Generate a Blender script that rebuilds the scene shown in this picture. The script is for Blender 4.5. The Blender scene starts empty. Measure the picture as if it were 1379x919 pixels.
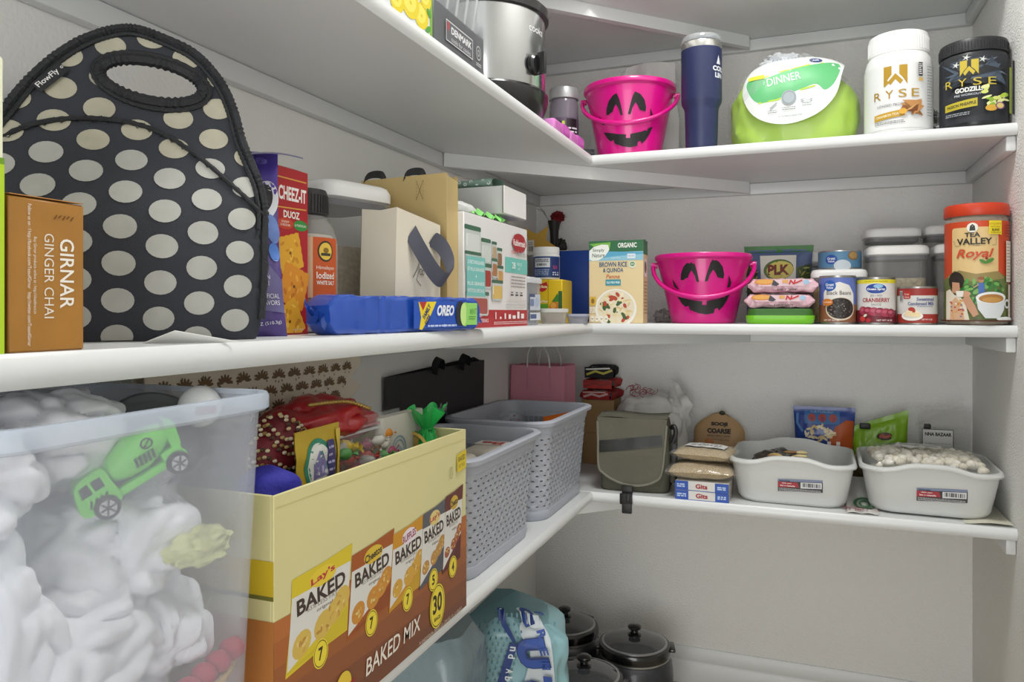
import bpy, bmesh, math, random
from mathutils import Vector, noise
PI = math.pi
S = bpy.context.scene
COL = S.collection
R = random.Random(7)

# ---------------------------------------------------------------- camera
cam = bpy.data.cameras.new('camera')
cam_o = bpy.data.objects.new('camera', cam)
COL.objects.link(cam_o)
cam_o.location = (0.736, -2.109, 0.0)
cam_o.rotation_euler = (PI/2, 0, 0.3681)
cam.sensor_width = 36.0
cam.lens = 1010.18/1379*36
cam.shift_y = -38.9/1379
cam.clip_start = 0.02
S.camera = cam_o

# ---------------------------------------------------------------- light and exposure
S.view_settings.view_transform = 'Standard'
S.view_settings.look = 'None'
S.view_settings.exposure = 0.13
S.view_settings.gamma = 1.0
S.view_settings.use_curve_mapping = False
w = bpy.data.worlds.new('hall_light')
S.world = w
w.use_nodes = True
w.node_tree.nodes['Background'].inputs[0].default_value = (0.985, 1.0, 0.985, 1)
w.node_tree.nodes['Background'].inputs[1].default_value = 1.0

def area(name, loc, target, size, power, col=(1, 1, 1), sy=None):
    l = bpy.data.lights.new(name, 'AREA')
    l.energy = power; l.size = size; l.color = col
    if sy: l.shape = 'RECTANGLE'; l.size_y = sy
    o = bpy.data.objects.new(name, l); COL.objects.link(o)
    o.location = loc
    o.rotation_euler = (Vector(target)-Vector(loc)).to_track_quat('-Z', 'Y').to_euler()
    return o
area('ceiling_lamp', (0.66, -1.0, 1.36), (0.66, -1.0, 0), 0.3, 11.5, (1, 1, 0.985))
area('doorway_fill', (0.95, -4.2, -0.5), (0.4, -.6, -0.05), 1.9, 40, (1, 1, 0.99), 2.0)  # added fill standing in for hall daylight, set low for the shelf undersides

# ---------------------------------------------------------------- materials
def lin(h):
    h = h.lstrip('#')
    c = [int(h[i:i+2], 16)/255 for i in (0, 2, 4)]
    return tuple((x/12.92 if x <= .04045 else ((x+.055)/1.055)**2.4) for x in c) + (1,)
_mc = {}
def M(h, rough=.5, metal=0, alpha=1, bump=0, bscale=80, var=0, vscale=8, spec=.5, coat=0, trans=0):
    k = (h, rough, metal, alpha, bump, bscale, var, vscale, spec, coat, trans)
    if k in _mc: return _mc[k]
    m = bpy.data.materials.new('mat_'+h.lstrip('#'))
    m.use_nodes = True
    nt = m.node_tree; b = nt.nodes['Principled BSDF']
    c = lin(h)
    b.inputs['Base Color'].default_value = c
    b.inputs['Roughness'].default_value = rough
    b.inputs['Metallic'].default_value = metal
    b.inputs['Alpha'].default_value = alpha
    b.inputs['Specular IOR Level'].default_value = spec
    b.inputs['Coat Weight'].default_value = coat
    b.inputs['Transmission Weight'].default_value = trans
    if bump or var:
        tc = nt.nodes.new('ShaderNodeTexCoord')
    if bump:
        n = nt.nodes.new('ShaderNodeTexNoise'); n.inputs['Scale'].default_value = bscale
        n.inputs['Detail'].default_value = 3
        bp = nt.nodes.new('ShaderNodeBump'); bp.inputs['Strength'].default_value = bump
        bp.inputs['Distance'].default_value = .003
        nt.links.new(tc.outputs['Object'], n.inputs['Vector'])
        nt.links.new(n.outputs['Fac'], bp.inputs['Height'])
        nt.links.new(bp.outputs['Normal'], b.inputs['Normal'])
    if var:
        n = nt.nodes.new('ShaderNodeTexNoise'); n.inputs['Scale'].default_value = vscale
        n.inputs['Detail'].default_value = 4
        r = nt.nodes.new('ShaderNodeMapRange')
        r.inputs[1].default_value = .3; r.inputs[2].default_value = .7
        r.inputs[3].default_value = 1-var; r.inputs[4].default_value = 1+var
        hs = nt.nodes.new('ShaderNodeHueSaturation')
        hs.inputs['Color'].default_value = c
        nt.links.new(tc.outputs['Object'], n.inputs['Vector'])
        nt.links.new(n.outputs['Fac'], r.inputs[0])
        nt.links.new(r.outputs[0], hs.inputs['Value'])
        nt.links.new(hs.outputs[0], b.inputs['Base Color'])
    _mc[k] = m
    return m
def asm(m, **kw): return M(m, **kw) if isinstance(m, str) else m

# ---------------------------------------------------------------- mesh helpers
def fill2d(outer, holes=(), seg=None):
    """triangulate a flat outline (with holes), split long edges"""
    bm = bmesh.new()
    for loop in [outer]+list(holes):
        vs = [bm.verts.new((p[0], p[1], 0)) for p in loop]
        for i in range(len(vs)): bm.edges.new((vs[i], vs[(i+1) % len(vs)]))
    bmesh.ops.triangle_fill(bm, edges=bm.edges[:], use_beauty=True, use_dissolve=False)
    return split(bm, seg)
def split(bm, seg):
    if seg:
        for _ in range(6):
            es = [e for e in bm.edges if e.calc_length() > seg]
            if not es: break
            bmesh.ops.subdivide_edges(bm, edges=es, cuts=1)
            bmesh.ops.triangulate(bm, faces=[f for f in bm.faces if len(f.verts) > 3])
    bm.verts.index_update()
    V = [(v.co.x, v.co.y) for v in bm.verts]; F = [[v.index for v in f.verts] for f in bm.faces]
    bm.free()
    return V, F
_tc = {}
def glyph(s, bold=0.0):
    k = (s, bold)
    if k not in _tc:
        cu = bpy.data.curves.new('lettering', 'FONT'); cu.body = s; cu.offset = bold
        cu.resolution_u = 3; cu.dimensions = '2D'; cu.fill_mode = 'BOTH'; cu.size = 1
        o = bpy.data.objects.new('lettering', cu)
        me = o.to_mesh()
        V = [(v.co.x, v.co.y) for v in me.vertices]; F = [list(p.vertices) for p in me.polygons]
        o.to_mesh_clear(); bpy.data.objects.remove(o); bpy.data.curves.remove(cu)
        xs = [v[0] for v in V] or [0]; ys = [v[1] for v in V] or [0]
        x0, x1, y0, y1 = min(xs), max(xs), min(ys), max(ys)
        _tc[k] = ([(x-x0, y-y0) for x, y in V], F, x1-x0 or 1, y1-y0 or 1)
    return _tc[k]

def frames(pts, closed=False):
    pts = [Vector(p) for p in pts]; n = len(pts); out = []
    prev = None
    for i in range(n):
        a = pts[(i-1) % n] if (closed or i > 0) else pts[i]
        b = pts[(i+1) % n] if (closed or i < n-1) else pts[i]
        t = (b-a).normalized()
        if prev is None:
            u = t.cross(Vector((0, 0, 1)))
            if u.length < .05: u = t.cross(Vector((1, 0, 0)))
        else: u = prev-t*prev.dot(t)
        u.normalize(); prev = u
        out.append((pts[i], t, u, t.cross(u)))
    return out
def rrect(w, d, r, n=6):
    """outline of a rounded rectangle, counter-clockwise from the front right"""
    r = min(r, w/2-1e-5, d/2-1e-5); P = []
    for cx, cy, a0 in ((w/2-r, -d/2+r, -PI/2), (w/2-r, d/2-r, 0), (-w/2+r, d/2-r, PI/2), (-w/2+r, -d/2+r, PI)):
        for i in range(n+1):
            a = a0+PI/2*i/n; P.append((cx+r*math.cos(a), cy+r*math.sin(a)))
    return P
def smooth(pts, n=6, closed=False):
    """Catmull-Rom through the points"""
    P = [Vector(p) for p in pts]; N = len(P); out = []
    for i in range(N if closed else N-1):
        p0 = P[(i-1) % N] if closed or i > 0 else P[i]
        p1 = P[i]; p2 = P[(i+1) % N]
        p3 = P[(i+2) % N] if closed or i < N-2 else p2
        for k in range(n):
            t = k/n
            out.append(.5*((2*p1)+(p2-p0)*t+(2*p0-5*p1+4*p2-p3)*t*t+(3*p1-p0-3*p2+p3)*t**3))
    if not closed: out.append(P[-1])
    return [tuple(p) for p in out]

class MB:
    def __init__(s): s.v = []; s.f = []; s.k = []; s.mats = []
    def mi(s, m):
        m = asm(m)
        if m not in s.mats: s.mats.append(m)
        return s.mats.index(m)
    def add(s, V, F, m):
        o = len(s.v); i = s.mi(m)
        s.v += [tuple(p) for p in V]
        for f in F: s.f.append([o+q for q in f]); s.k.append(i)
        return s
    def box(s, x0, x1, y0, y1, z0, z1, m, bev=0, seg=2):
        bm = bmesh.new(); bmesh.ops.create_cube(bm, size=1)
        for v in bm.verts:
            v.co = Vector(((x0+x1)/2+v.co.x*(x1-x0), (y0+y1)/2+v.co.y*(y1-y0), (z0+z1)/2+v.co.z*(z1-z0)))
        if bev: bmesh.ops.bevel(bm, geom=bm.edges[:], offset=bev, segments=seg, affect='EDGES', profile=.5)
        bm.verts.index_update()
        s.add([v.co for v in bm.verts], [[v.index for v in f.verts] for f in bm.faces], m); bm.free()
        return s
    def lathe(s, prof, m, n=48, c=(0, 0, 0), sx=1, sy=1):
        V = []; F = []; k = len(prof)
        for i in range(n):
            a = 2*PI*i/n
            for r, z in prof: V.append((c[0]+r*math.cos(a)*sx, c[1]+r*math.sin(a)*sy, c[2]+z))
        for i in range(n):
            j = (i+1) % n
            for q in range(k-1):
                F.append([i*k+q, j*k+q, j*k+q+1, i*k+q+1])
        if prof[0][0] > 1e-6: F.append([i*k for i in range(n)][::-1])
        if prof[-1][0] > 1e-6: F.append([i*k+k-1 for i in range(n)])
        return s.add(V, F, m)
    def tube(s, pts, r, m, n=8, closed=False, ry=None, cap=True):
        fr = frames(pts, closed); V = []; F = []; N = len(fr)
        for i, (p, t, u, w_) in enumerate(fr):
            rr = r(i/(N-1)) if callable(r) else r
            r2 = rr if ry is None else ry
            for q in range(n):
                a = 2*PI*q/n; V.append(p+u*math.cos(a)*rr+w_*math.sin(a)*r2)
        for i in range(N if closed else N-1):
            j = (i+1) % N
            for q in range(n): F.append([i*n+q, i*n+(q+1) % n, j*n+(q+1) % n, j*n+q])
        if not closed and cap: F.append(list(range(n))[::-1]); F.append([(N-1)*n+q for q in range(n)])
        return s.add(V, F, m)
    def grid(s, fn, nu, nv, m, cu=False, skip=None):
        V = [fn(i/nu, j/nv) for i in range(nu+(0 if cu else 1)) for j in range(nv+1)]; F = []
        N = nu if cu else nu+1
        for i in range(nu):
            for j in range(nv):
                if skip and skip(i, j): continue
                a = i; b = (i+1) % N
                F.append([a*(nv+1)+j, b*(nv+1)+j, b*(nv+1)+j+1, a*(nv+1)+j+1])
        return s.add(V, F, m)
    def loft(s, rings, m, cap0=True, cap1=True, closed=True):
        n = len(rings[0]); V = [p for r in rings for p in r]; F = []
        for i in range(len(rings)-1):
            for q in range(n if closed else n-1):
                F.append([i*n+q, i*n+(q+1) % n, (i+1)*n+(q+1) % n, (i+1)*n+q])
        if cap0: F.append(list(range(n))[::-1])
        if cap1: F.append([(len(rings)-1)*n+q for q in range(n)])
        return s.add(V, F, m)
    def blob(s, c, r, m, amp=.1, freq=3, nu=28, nv=18, seed=0, e=1.0, flat=None, ridge=0):
        """a lumpy ellipsoid; e<1 squares it; flat = height of the resting plane"""
        def pw(x): return math.copysign(abs(x)**e, x)
        def fn(u, v):
            a = 2*PI*u; b = PI*(v-.5)
            d = Vector((math.cos(b)*math.cos(a), math.cos(b)*math.sin(a), math.sin(b)))
            q = Vector((pw(math.cos(b))*pw(math.cos(a)), pw(math.cos(b))*pw(math.sin(a)), pw(math.sin(b))))
            k = 1+amp*noise.noise(d*freq+Vector((seed*7.3, seed*1.7, seed)))
            if ridge:
                k -= ridge*(1-abs(noise.noise(d*freq*1.2+Vector((seed, 3, seed*2.2)))*2))**2
                k -= ridge*.35*(1-abs(noise.noise(Vector((d.x*2.6, d.y*2.6, d.z*1.1))*freq*.8+Vector((5, seed, seed*1.2)))*2))**2
            z = c[2]+q.z*r[2]*k
            if flat is not None: z = max(z, flat)
            return (c[0]+q.x*r[0]*k, c[1]+q.y*r[1]*k, z)
        return s.grid(fn, nu, nv, m, cu=True)
    def sheet(s, outer, fn, t, m, holes=(), seg=.02):
        """a panel of thickness t cut to an outline and laid on fn(u,v,d)"""
        V, F = fill2d(outer, holes, seg); n = len(V)
        A = [fn(u, v, 0) for u, v in V]+[fn(u, v, -t) for u, v in V]
        G = [list(f) for f in F]+[[n+q for q in f[::-1]] for f in F]
        cnt = {}
        for f in F:
            for i in range(len(f)):
                e = (f[i], f[(i+1) % len(f)]); cnt[e] = 1
        for a, b in list(cnt):
            if (b, a) not in cnt: G.append([b, a, n+a, n+b])
        return s.add(A, G, m)
    def build(s, name, parent=None, loc=(0, 0, 0), rz=0, angle=38):
        me = bpy.data.meshes.new(name); me.from_pydata(s.v, [], s.f)
        for m in s.mats: me.materials.append(m)
        me.polygons.foreach_set('material_index', s.k)
        bm = bmesh.new(); bm.from_mesh(me)
        bmesh.ops.recalc_face_normals(bm, faces=bm.faces[:]); bm.to_mesh(me); bm.free()
        me.polygons.foreach_set('use_smooth', [True]*len(me.polygons))
        me.set_sharp_from_angle(angle=math.radians(angle))
        o = bpy.data.objects.new(name, me); COL.objects.link(o)
        o.location = loc; o.rotation_euler = (0, 0, rz)
        if parent: o.parent = parent
        return o

class Print:
    """ink on a surface: flat shapes mapped by fn(u, v, height above the surface)"""
    def __init__(s, mb, fn, seg=None, step=None, d0=.0004):
        if step is None: step = .00018 if seg else .00004
        s.mb = mb; s.fn = fn; s.seg = seg; s.step = step; s.d = d0
        s.rot = 0; s.org = (0, 0)
    def put(s, V, F, m, k=1):
        s.mb.add([s.fn(u, v, s.d) for u, v in V], F, asm(m, rough=.45)); s.d += s.step*k
    def poly(s, pts, m, holes=(), k=1):
        s.put(*fill2d(pts, holes, s.seg), m, k)
    def rect(s, x0, y0, x1, y1, m): s.poly([(x0, y0), (x1, y0), (x1, y1), (x0, y1)], m)
    def ell(s, cx, cy, rx, ry, m, n=24, rot=0, hole=0):
        c, q = math.cos(rot), math.sin(rot)
        def L(k): return [(cx+rx*k*math.cos(2*PI*i/n)*c-ry*k*math.sin(2*PI*i/n)*q, cy+rx*k*math.cos(2*PI*i/n)*q+ry*k*math.sin(2*PI*i/n)*c) for i in range(n)]
        s.poly(L(1), m, [L(hole)] if hole else (), .12 if n < 13 else 1)
    def rr(s, x0, y0, x1, y1, r, m):
        s.poly([((x0+x1)/2+a, (y0+y1)/2+b) for a, b in rrect(x1-x0, y1-y0, r, 4)], m)
    def line(s, pts, w, m):
        P = [Vector((p[0], p[1])) for p in pts]; A = []; B = []
        for i, p in enumerate(P):
            t = (P[min(i+1, len(P)-1)]-P[max(i-1, 0)]).normalized(); n_ = Vector((-t.y, t.x))*w/2
            A.append(tuple(p+n_)); B.append(tuple(p-n_))
        n = len(P); V = A+B; F = [[i, i+1, n+i+1, n+i] for i in range(n-1)]
        s.put(V, F, m)
    def text(s, t, x, y, h, m, w=None, al='c', bold=.0, rot=0, shear=0):
        """h = height of the lettering, w = its width; x, y = middle (or left/right middle)"""
        V, F, gw, gh = glyph(t, bold)
        w = w or gw*h/gh
        off = {'c': -w/2, 'l': 0, 'r': -w}[al]; c, q = math.cos(rot), math.sin(rot)
        W = []
        for a, b in V:
            bb = b/gh*h-h/2; aa = a/gw*w+off+shear*bb
            W.append((x+aa*c-bb*q, y+aa*q+bb*c))
        if s.seg and h > s.seg*1.5:
            bm = bmesh.new(); vs = [bm.verts.new((p[0], p[1], 0)) for p in W]
            for f in F:
                try: bm.faces.new([vs[i] for i in f])
                except ValueError: pass
            bmesh.ops.triangulate(bm, faces=bm.faces[:])
            W, F = split(bm, s.seg)
        s.put(W, F, m)
    def lines(s, x0, x1, y0, y1, n, h, m, seed=1):
        """rows of fine print as short dashes"""
        r = random.Random(seed); V = []; F = []
        for i in range(n):
            y = y1+(y0-y1)*(i+.5)/n; x = x0
            while x < x1-h:
                e = min(x1, x+h*r.uniform(1.2, 4)); k = len(V)
                V += [(x, y-h/2), (e, y-h/2), (e, y+h/2), (x, y+h/2)]; F.append([k, k+1, k+2, k+3]); x = e+h*.6
        s.put(V, F, m)
    def bars(s, x0, x1, y0, y1, m='101010', n=22, seed=3):
        r = random.Random(seed); V = []; F = []; x = x0; u = (x1-x0)/(n*2)
        while x < x1:
            w_ = u*r.choice((.5, 1, 1.6)); k = len(V); e = min(x1, x+w_)
            V += [(x, y0), (e, y0), (e, y1), (x, y1)]; F.append([k, k+1, k+2, k+3]); x = e+u*r.choice((.5, 1, 1.4))
        s.put(V, F, m)
def flat(y=0, x=0, z=0):
    return lambda u, v, d: (x+u, y-d, z+v)
def sideR(x, z=0):                       # the +x face, u runs towards +y
    return lambda u, v, d: (x+d, u, z+v)
def sideL(x, z=0):                       # the -x face, u runs towards -y
    return lambda u, v, d: (x-d, -u, z+v)
def topf(z):                             # the top face
    return lambda u, v, d: (u, v, z+d)
def cyl(r, z=0, a0=0):
    return lambda u, v, d: ((r+d)*math.sin(u/r+a0), -(r+d)*math.cos(u/r+a0), z+v)

def thing(name, label, cat, loc=(0, 0, 0), rz=0, group=None):
    o = bpy.data.objects.new(name, None); COL.objects.link(o)
    o.empty_display_size = .02; o.location = loc; o.rotation_euler = (0, 0, rz)
    return tag(o, label, cat, group)
def tag(o, label, cat, group=None):
    o['label'] = label; o['category'] = cat
    if group: o['group'] = group
    return o
def struct(o): o['kind'] = 'structure'; return o
def copy_tree(o, parent=None):
    c = o.copy(); COL.objects.link(c)
    if parent: c.parent = parent
    for ch in list(o.children): copy_tree(ch, c)
    return c

# ---------------------------------------------------------------- the room
W, ZF, ZC, YF = 1.125, -1.02, 1.40, -2.75
ZL, ZM, ZU, ZT = -.419, -.026, .366, .750          # tops of the four shelves
DL, DR, TH = .284, .414, .023                      # depth of left and right boards, thickness
wall_m = M('f1f0ed', .85, bump=.95, bscale=230, spec=.25)
ceil_m = M('f1f0ed', .9, bump=.4, bscale=120, spec=.2)
gloss_m = M('e0e2e2', .32, bump=.06, bscale=25, spec=.5)
def slab(name, x0, x1, y0, y1, z0, z1, m):
    return struct(MB().box(x0, x1, y0, y1, z0, z1, m).build(name))
slab('wall_left', -.1, 0, YF, 0, ZF, ZC, M('f1f0ed', .85, bump=.18, bscale=190, spec=.25))
slab('wall_back', -.1, W+.1, 0, .1, ZF, ZC, wall_m)
slab('wall_right', W, W+.1, YF, 0, ZF, ZC, wall_m)
slab('ceiling', -.1, W+.1, YF, .1, ZC, ZC+.1, ceil_m)
carpet = M('cdbea6', 1, bump=1, bscale=420, var=.35, vscale=260, spec=.1)
slab('floor', -.1, W+.1, YF, .1, ZF-.1, ZF, carpet)
def base_prof(): return [(0, 0), (.014, 0), (.014, .055), (.010, .062), (.012, .074), (.005, .092), (.004, .098), (0, .098)]
b = MB(); P = base_prof()
b.loft([[(x, -d, ZF+z) for d, z in P] for x in (0.014, W-.014)], gloss_m); struct(b.build('baseboard_back'))
b = MB(); b.loft([[(d, y, ZF+z) for d, z in P] for y in (YF, -.0001)], gloss_m); struct(b.build('baseboard_left'))
b = MB(); b.loft([[(W-d, y, ZF+z) for d, z in P] for y in (YF, -.0001)], gloss_m); struct(b.build('baseboard_right'))

def shelf(z, label, diag=True):
    t = thing('wall_shelf', label, 'shelf', (0, 0, z-TH))
    g = .0005; r = .009
    def nose(k):                                     # rounded front edge profile: depth, height
        return [(0, 0), (k-r*.6, 0), (k-r*.15, TH*.18), (k, TH*.5), (k-r*.15, TH*.82), (k-r*.6, TH), (0, TH)]
    b = MB(); pr = nose(DL-g)
    b.loft([[(g+d, y, q) for d, q in pr] for y in (YF+.02, -DR+.0)]+[[(g+d, -DR+max(0, 0)+ (DL-g-d)*0, q) for d, q in pr]], gloss_m)
    b.build('left_board', t)
    b = MB(); pr = nose(DR-g)
    b.loft([[(x, -g-d, q) for d, q in pr] for x in (DL*0+g, DL)]+[[(x, -g-d, q) for d, q in pr] for x in (DL+.001, W-g)], gloss_m)
    b.build('right_board', t)
    h, k = .030, .018
    MB().box(g, k, YF+.02, -k-g, -h, -.0004, gloss_m, .002).build('cleat', t)
    MB().box(g, W-g, -k, -g, -h, -.0004, gloss_m, .002).build('cleat', t)
    MB().box(W-k, W-g, -DR+.012, -k-g, -h, -.0004, gloss_m, .003).build('cleat', t)
    if diag:
        p, q = Vector((k+.002, -.633)), Vector((.609, -k-.002)); d = (q-p).normalized(); n_ = Vector((d.y, -d.x))*.018
        A = [(p.x, p.y), (q.x, q.y), (q.x-.001, q.y-.026+.0), (p.x+.0, p.y-.026)]
        b = MB(); b.loft([[(x, y, zz) for x, y in A] for zz in (-h, -.0004)], gloss_m); b.build('corner_brace', t)
    return t
shelf(ZT, 'white top shelf whose underside shows above the tumbler')
shelf(ZU, 'white painted shelf carrying the slow cooker and the navy tumbler')
shelf(ZM, 'white painted shelf carrying the polka dot bag and the canned food')
shelf(ZL, 'white painted shelf carrying the woven baskets and the dishpans')

# ================================================================ middle shelf, left run (things face the aisle: rz about 90 degrees)
Q = PI/2
def carton(mb, w, d, h, m, bev=.0012):
    mb.box(-w/2, w/2, -d/2, d/2, 0, h, m, bev, 1)

# lime box cut by the left edge
b = MB(); carton(b, .06, .10, .185, 'eef0d2'); p = Print(b, flat(-.05))
p.rect(-.03, 0, .03, .118, 'b5d52a'); p.rect(-.03, .118, .03, .122, '6f9c1e')
p = Print(b, sideR(.03)); p.rect(-.05, 0, .05, .118, 'b5d52a')
tag(b.build('tea_carton', None, (.222, -1.8165, ZM), Q), 'lime green and cream carton at the left end of the middle shelf', 'box')

# ginger chai carton
b = MB(); carton(b, .054, .09, .1, M('a8752f', .42, var=.08, vscale=30)); p = Print(b, flat(-.045))
p.text('GIRNAR', .0135, .052, .0105, 'f3ece0', w=.047, rot=-PI/2, bold=.012)
p.text('GINGER CHAI', .0005, .050, .0068, 'e9dfcf', w=.056, rot=-PI/2)
p.text('Buy Girnar products online at : http://chaidirect.in', -.0095, .050, .0028, 'e9dfcf', w=.05, rot=-PI/2)
p.text('Follow us on : f http://facebook.com/TeasofGirnar   http://twitter.com/TeasofGirnar', -.0135, .050, .0032, 'efe6d8', w=.092, rot=-PI/2)
for k in range(5): p.line([(.004+.003*k, .088+.001*(k % 2)), (.006+.003*k, .091)], .0008, '6a4312')
p = Print(b, sideL(-.027)); p.rect(-.045, 0, .045, .1, '8a5a1c')
g = b.build('tea_carton', None, (.2255, -1.756, ZM), Q)
tag(g, 'brown ginger chai carton standing in front of the polka dot bag', 'box')
b = MB(); b.sheet([(-.026, 0), (.026, 0), (.024, .012), (-.024, .012)], lambda u, v, d: (u, -.045+v*1.6, .1+.0015+v*.12+d), .0006, 'b98043'); b.build('top_flap', g)

# polka dot lunch bag
t = thing('lunch_bag', 'charcoal neoprene lunch bag with cream polka dots and an oval hand hole', 'lunch bag', (.170, -1.606, ZM), .82)
half = [(.114, .0), (.119, .02), (.1195, .107), (.114, .142), (.103, .168), (.092, .194), (.083, .222), (.072, .246), (.057, .266), (.038, .282), (.008, .293)]
left = [(-.014, .297), (-.034, .291), (-.056, .276), (-.075, .255), (-.091, .230), (-.103, .205), (-.117, .17), (-.124, .12), (-.124, .02), (-.118, 0)]
out = [(p_[0], p_[1]) for p_ in smooth([(a, c_, 0) for a, c_ in half+left], 4)]
hole = [(.008+.044*math.cos(a), .2435-.004*math.cos(a)+.020*math.sin(a)) for a in [2*PI*i/28 for i in range(28)]]
def sst(a, c_, x): x = min(1, max(0, (x-a)/(c_-a))); return x*x*(3-2*x)
def bagf(u, v, d=0):
    k = min(1, abs(u)/.135)
    bul = .040*(1-k**2.6)*(1-sst(.10, .21, v))*min(1, .35+v*9)
    crn = .028*max(0, (k-.72)/.28)**2*(1-sst(.14, .24, v))
    return (u*(1-.02*sst(.08, 0, v))+.10*max(0, v-.10), .17*v*v/.3*.9-bul+crn-d, v+.0005)
def bagb(u, v):
    x, y, z = bagf(u, v); k = min(1, abs(u)/.13)
    return (x, max(y+.010, (.055*(1-k**3)*(1-sst(.16, .23, v))+.17*v*v/.3*.9+.006)), z)
neo = M('3d3f45', .85, bump=.25, bscale=900, spec=.2)
b = MB(); V, F = fill2d(out, [hole], .016); n = len(V)
A = [bagf(u, v) for u, v in V]+[bagb(u, v) for u, v in V]; G = [list(f) for f in F]+[[n+q for q in f[::-1]] for f in F]
es = {(f[i], f[(i+1) % 3]) for f in F for i in range(3)}
G += [[c_, a, n+a, n+c_] for a, c_ in es if (c_, a) not in es]
b.add(A, G, neo)
p = Print(b, bagf, seg=.006, d0=.0006, step=.000002)
def inside(x, y, poly):
    r = False; j = len(poly)-1
    for i in range(len(poly)):
        if (poly[i][1] > y) != (poly[j][1] > y) and x < (poly[j][0]-poly[i][0])*(y-poly[i][1])/(poly[j][1]-poly[i][1])+poly[i][0]: r = not r
        j = i
    return r
dots = [M('b4b4ae', .8, var=.06, vscale=60), M('b3af9c', .8, var=.08, vscale=60)]
for j in range(-2, 22):
    for i in range(-4, 5):
        cx, cy = i*.0660+(j % 2)*.0330-.006+.0005*j, .004+j*.0158-.016*i*.12
        pts = [(cx+.0130*math.cos(a), cy+.0106*math.sin(a)) for a in [2*PI*q/20 for q in range(20)]]
        def shr(q): return inside(q[0]*1.02, q[1]*1.01+.001, out) and not inside((q[0]-.006)*.86+.006, (q[1]-.2435)*.72+.2435, hole)
        ok = [q for q in pts if shr(q)]
        if len(ok) >= 6: p.poly(ok, dots[cy > .17])
b.build('body', t)
trim = M('26272b', .75, bump=.5, bscale=500)
def bump_tube(mb, pts, r, m, pitch=.006, closed=False):
    P_ = [Vector(q) for q in pts]
    mb.tube(P_, lambda s: r*(1+.16*math.sin(s*2*PI*len(P_)/2.2)), m, 6, closed)
b = MB(); o2 = smooth([bagf(u*.995, v-.001, .002) for u, v in out[4:-4]], 3); bump_tube(b, o2, .0042, trim)
o3 = smooth([bagf(u*.945, v*.975, .0016) for u, v in out[8:-8]], 3); bump_tube(b, o3, .0022, trim)
b.build('edge_binding', t)
b = MB(); hl = smooth([bagf(u, v, .002) for u, v in hole], 3, True); bump_tube(b, hl, .0052, trim, closed=True)
hl = smooth([bagf((u-.006)*1.14+.006, (v-.2435)*1.34+.2435, .0016) for u, v in hole], 3, True); bump_tube(b, hl, .0026, trim, closed=True); b.build('hand_hole_binding', t)
b = MB(); sm = [(-.119, .158), (-.09, .184), (-.06, .197), (-.03, .201), (0, .199), (.025, .190), (.05, .174), (.08, .149), (.105, .128), (.12, .117)]
bump_tube(b, smooth([bagf(u, v, .0018) for u, v in sm], 8), .0024, trim)
zz = [bagf(sm_[0], sm_[1]+(.003 if i % 2 else -.004), .0024) for i, sm_ in enumerate(smooth([(a, c_, 0) for a, c_ in sm], 5))]
b.tube(zz, .0005, '1a1a1c', 4); b.build('pocket_seam', t)
b = MB(); p = Print(b, bagf, seg=.006, d0=.0045)
c, q = math.cos(.92), math.sin(.92)
p.poly([(-.0735+a*c-e*q, .2350+a*q+e*c) for a, e in rrect(.030, .0115, .0008)], '1d1e22')
p.text('FlowFly', -.075, .2337, .0066, 'e8e8e6', w=.022, rot=.92, bold=.01); p.ell(-.066, .2460, .0012, .0012, 'e8e8e6', hole=.6)
b.build('brand_tag', t, ).__setitem__('label', 'black woven tag with white lettering')

# blue sachet peeking behind the bag's handle
def pouch(mb, w, h, d, m, wr=.004, seed=1, nu=26, nv=26, fold=.05, crimp=.012, top_flare=1.0, lean=0.0, mback=None):
    """a filled sachet with crimped ends; returns its front as a mapping for prints"""
    def prof(u, v):
        a = max(0, 1-abs(2*u-1)**3)**.6; z = v*h
        e = min(1, max(0, (z-crimp*.2)/(h*.22)))*min(1, max(0, (h-crimp-z)/(h*.30)))
        e = e**.55
        wv = noise.noise(Vector((u*4+seed*5, v*5, seed)))*wr*1.2+noise.noise(Vector((u*11+seed*3, v*7, seed+4)))*wr*.6
        return d/2*a*e, wv*min(1, .25+e)
    def wid(v): return w*(1-.05*math.sin(PI*v)+(top_flare-1)*v)
    def fr(u, v, dd=0):
        u0 = u/w+.5; v0 = min(1, max(0, v/h)); a, wv = prof(u0, v0)
        return ((u0-.5)*wid(v0), -a-wv-dd-.0006+lean*v, v)
    def bk(u, v):
        u0 = u/w+.5; v0 = v/h; a, wv = prof(u0, v0)
        return ((u0-.5)*wid(v0), a-wv*.8*(a > .002)+.0006+lean*v-(wv if a <= .002 else 0), v)
    mb.grid(lambda a, c_: fr((a-.5)*w, c_*h), nu, nv, m)
    mb.grid(lambda a, c_: bk((a-.5)*w, c_*h), nu, nv, mback or m)
    return fr
b = MB(); pouch(b, .06, .232, .012, '1c66c4', seed=9); tag(b.build('snack_pouch', None, (.040, -1.665, ZM), .95), 'bright blue pouch peeking out behind the polka dot bag', 'snack bag')

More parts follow.
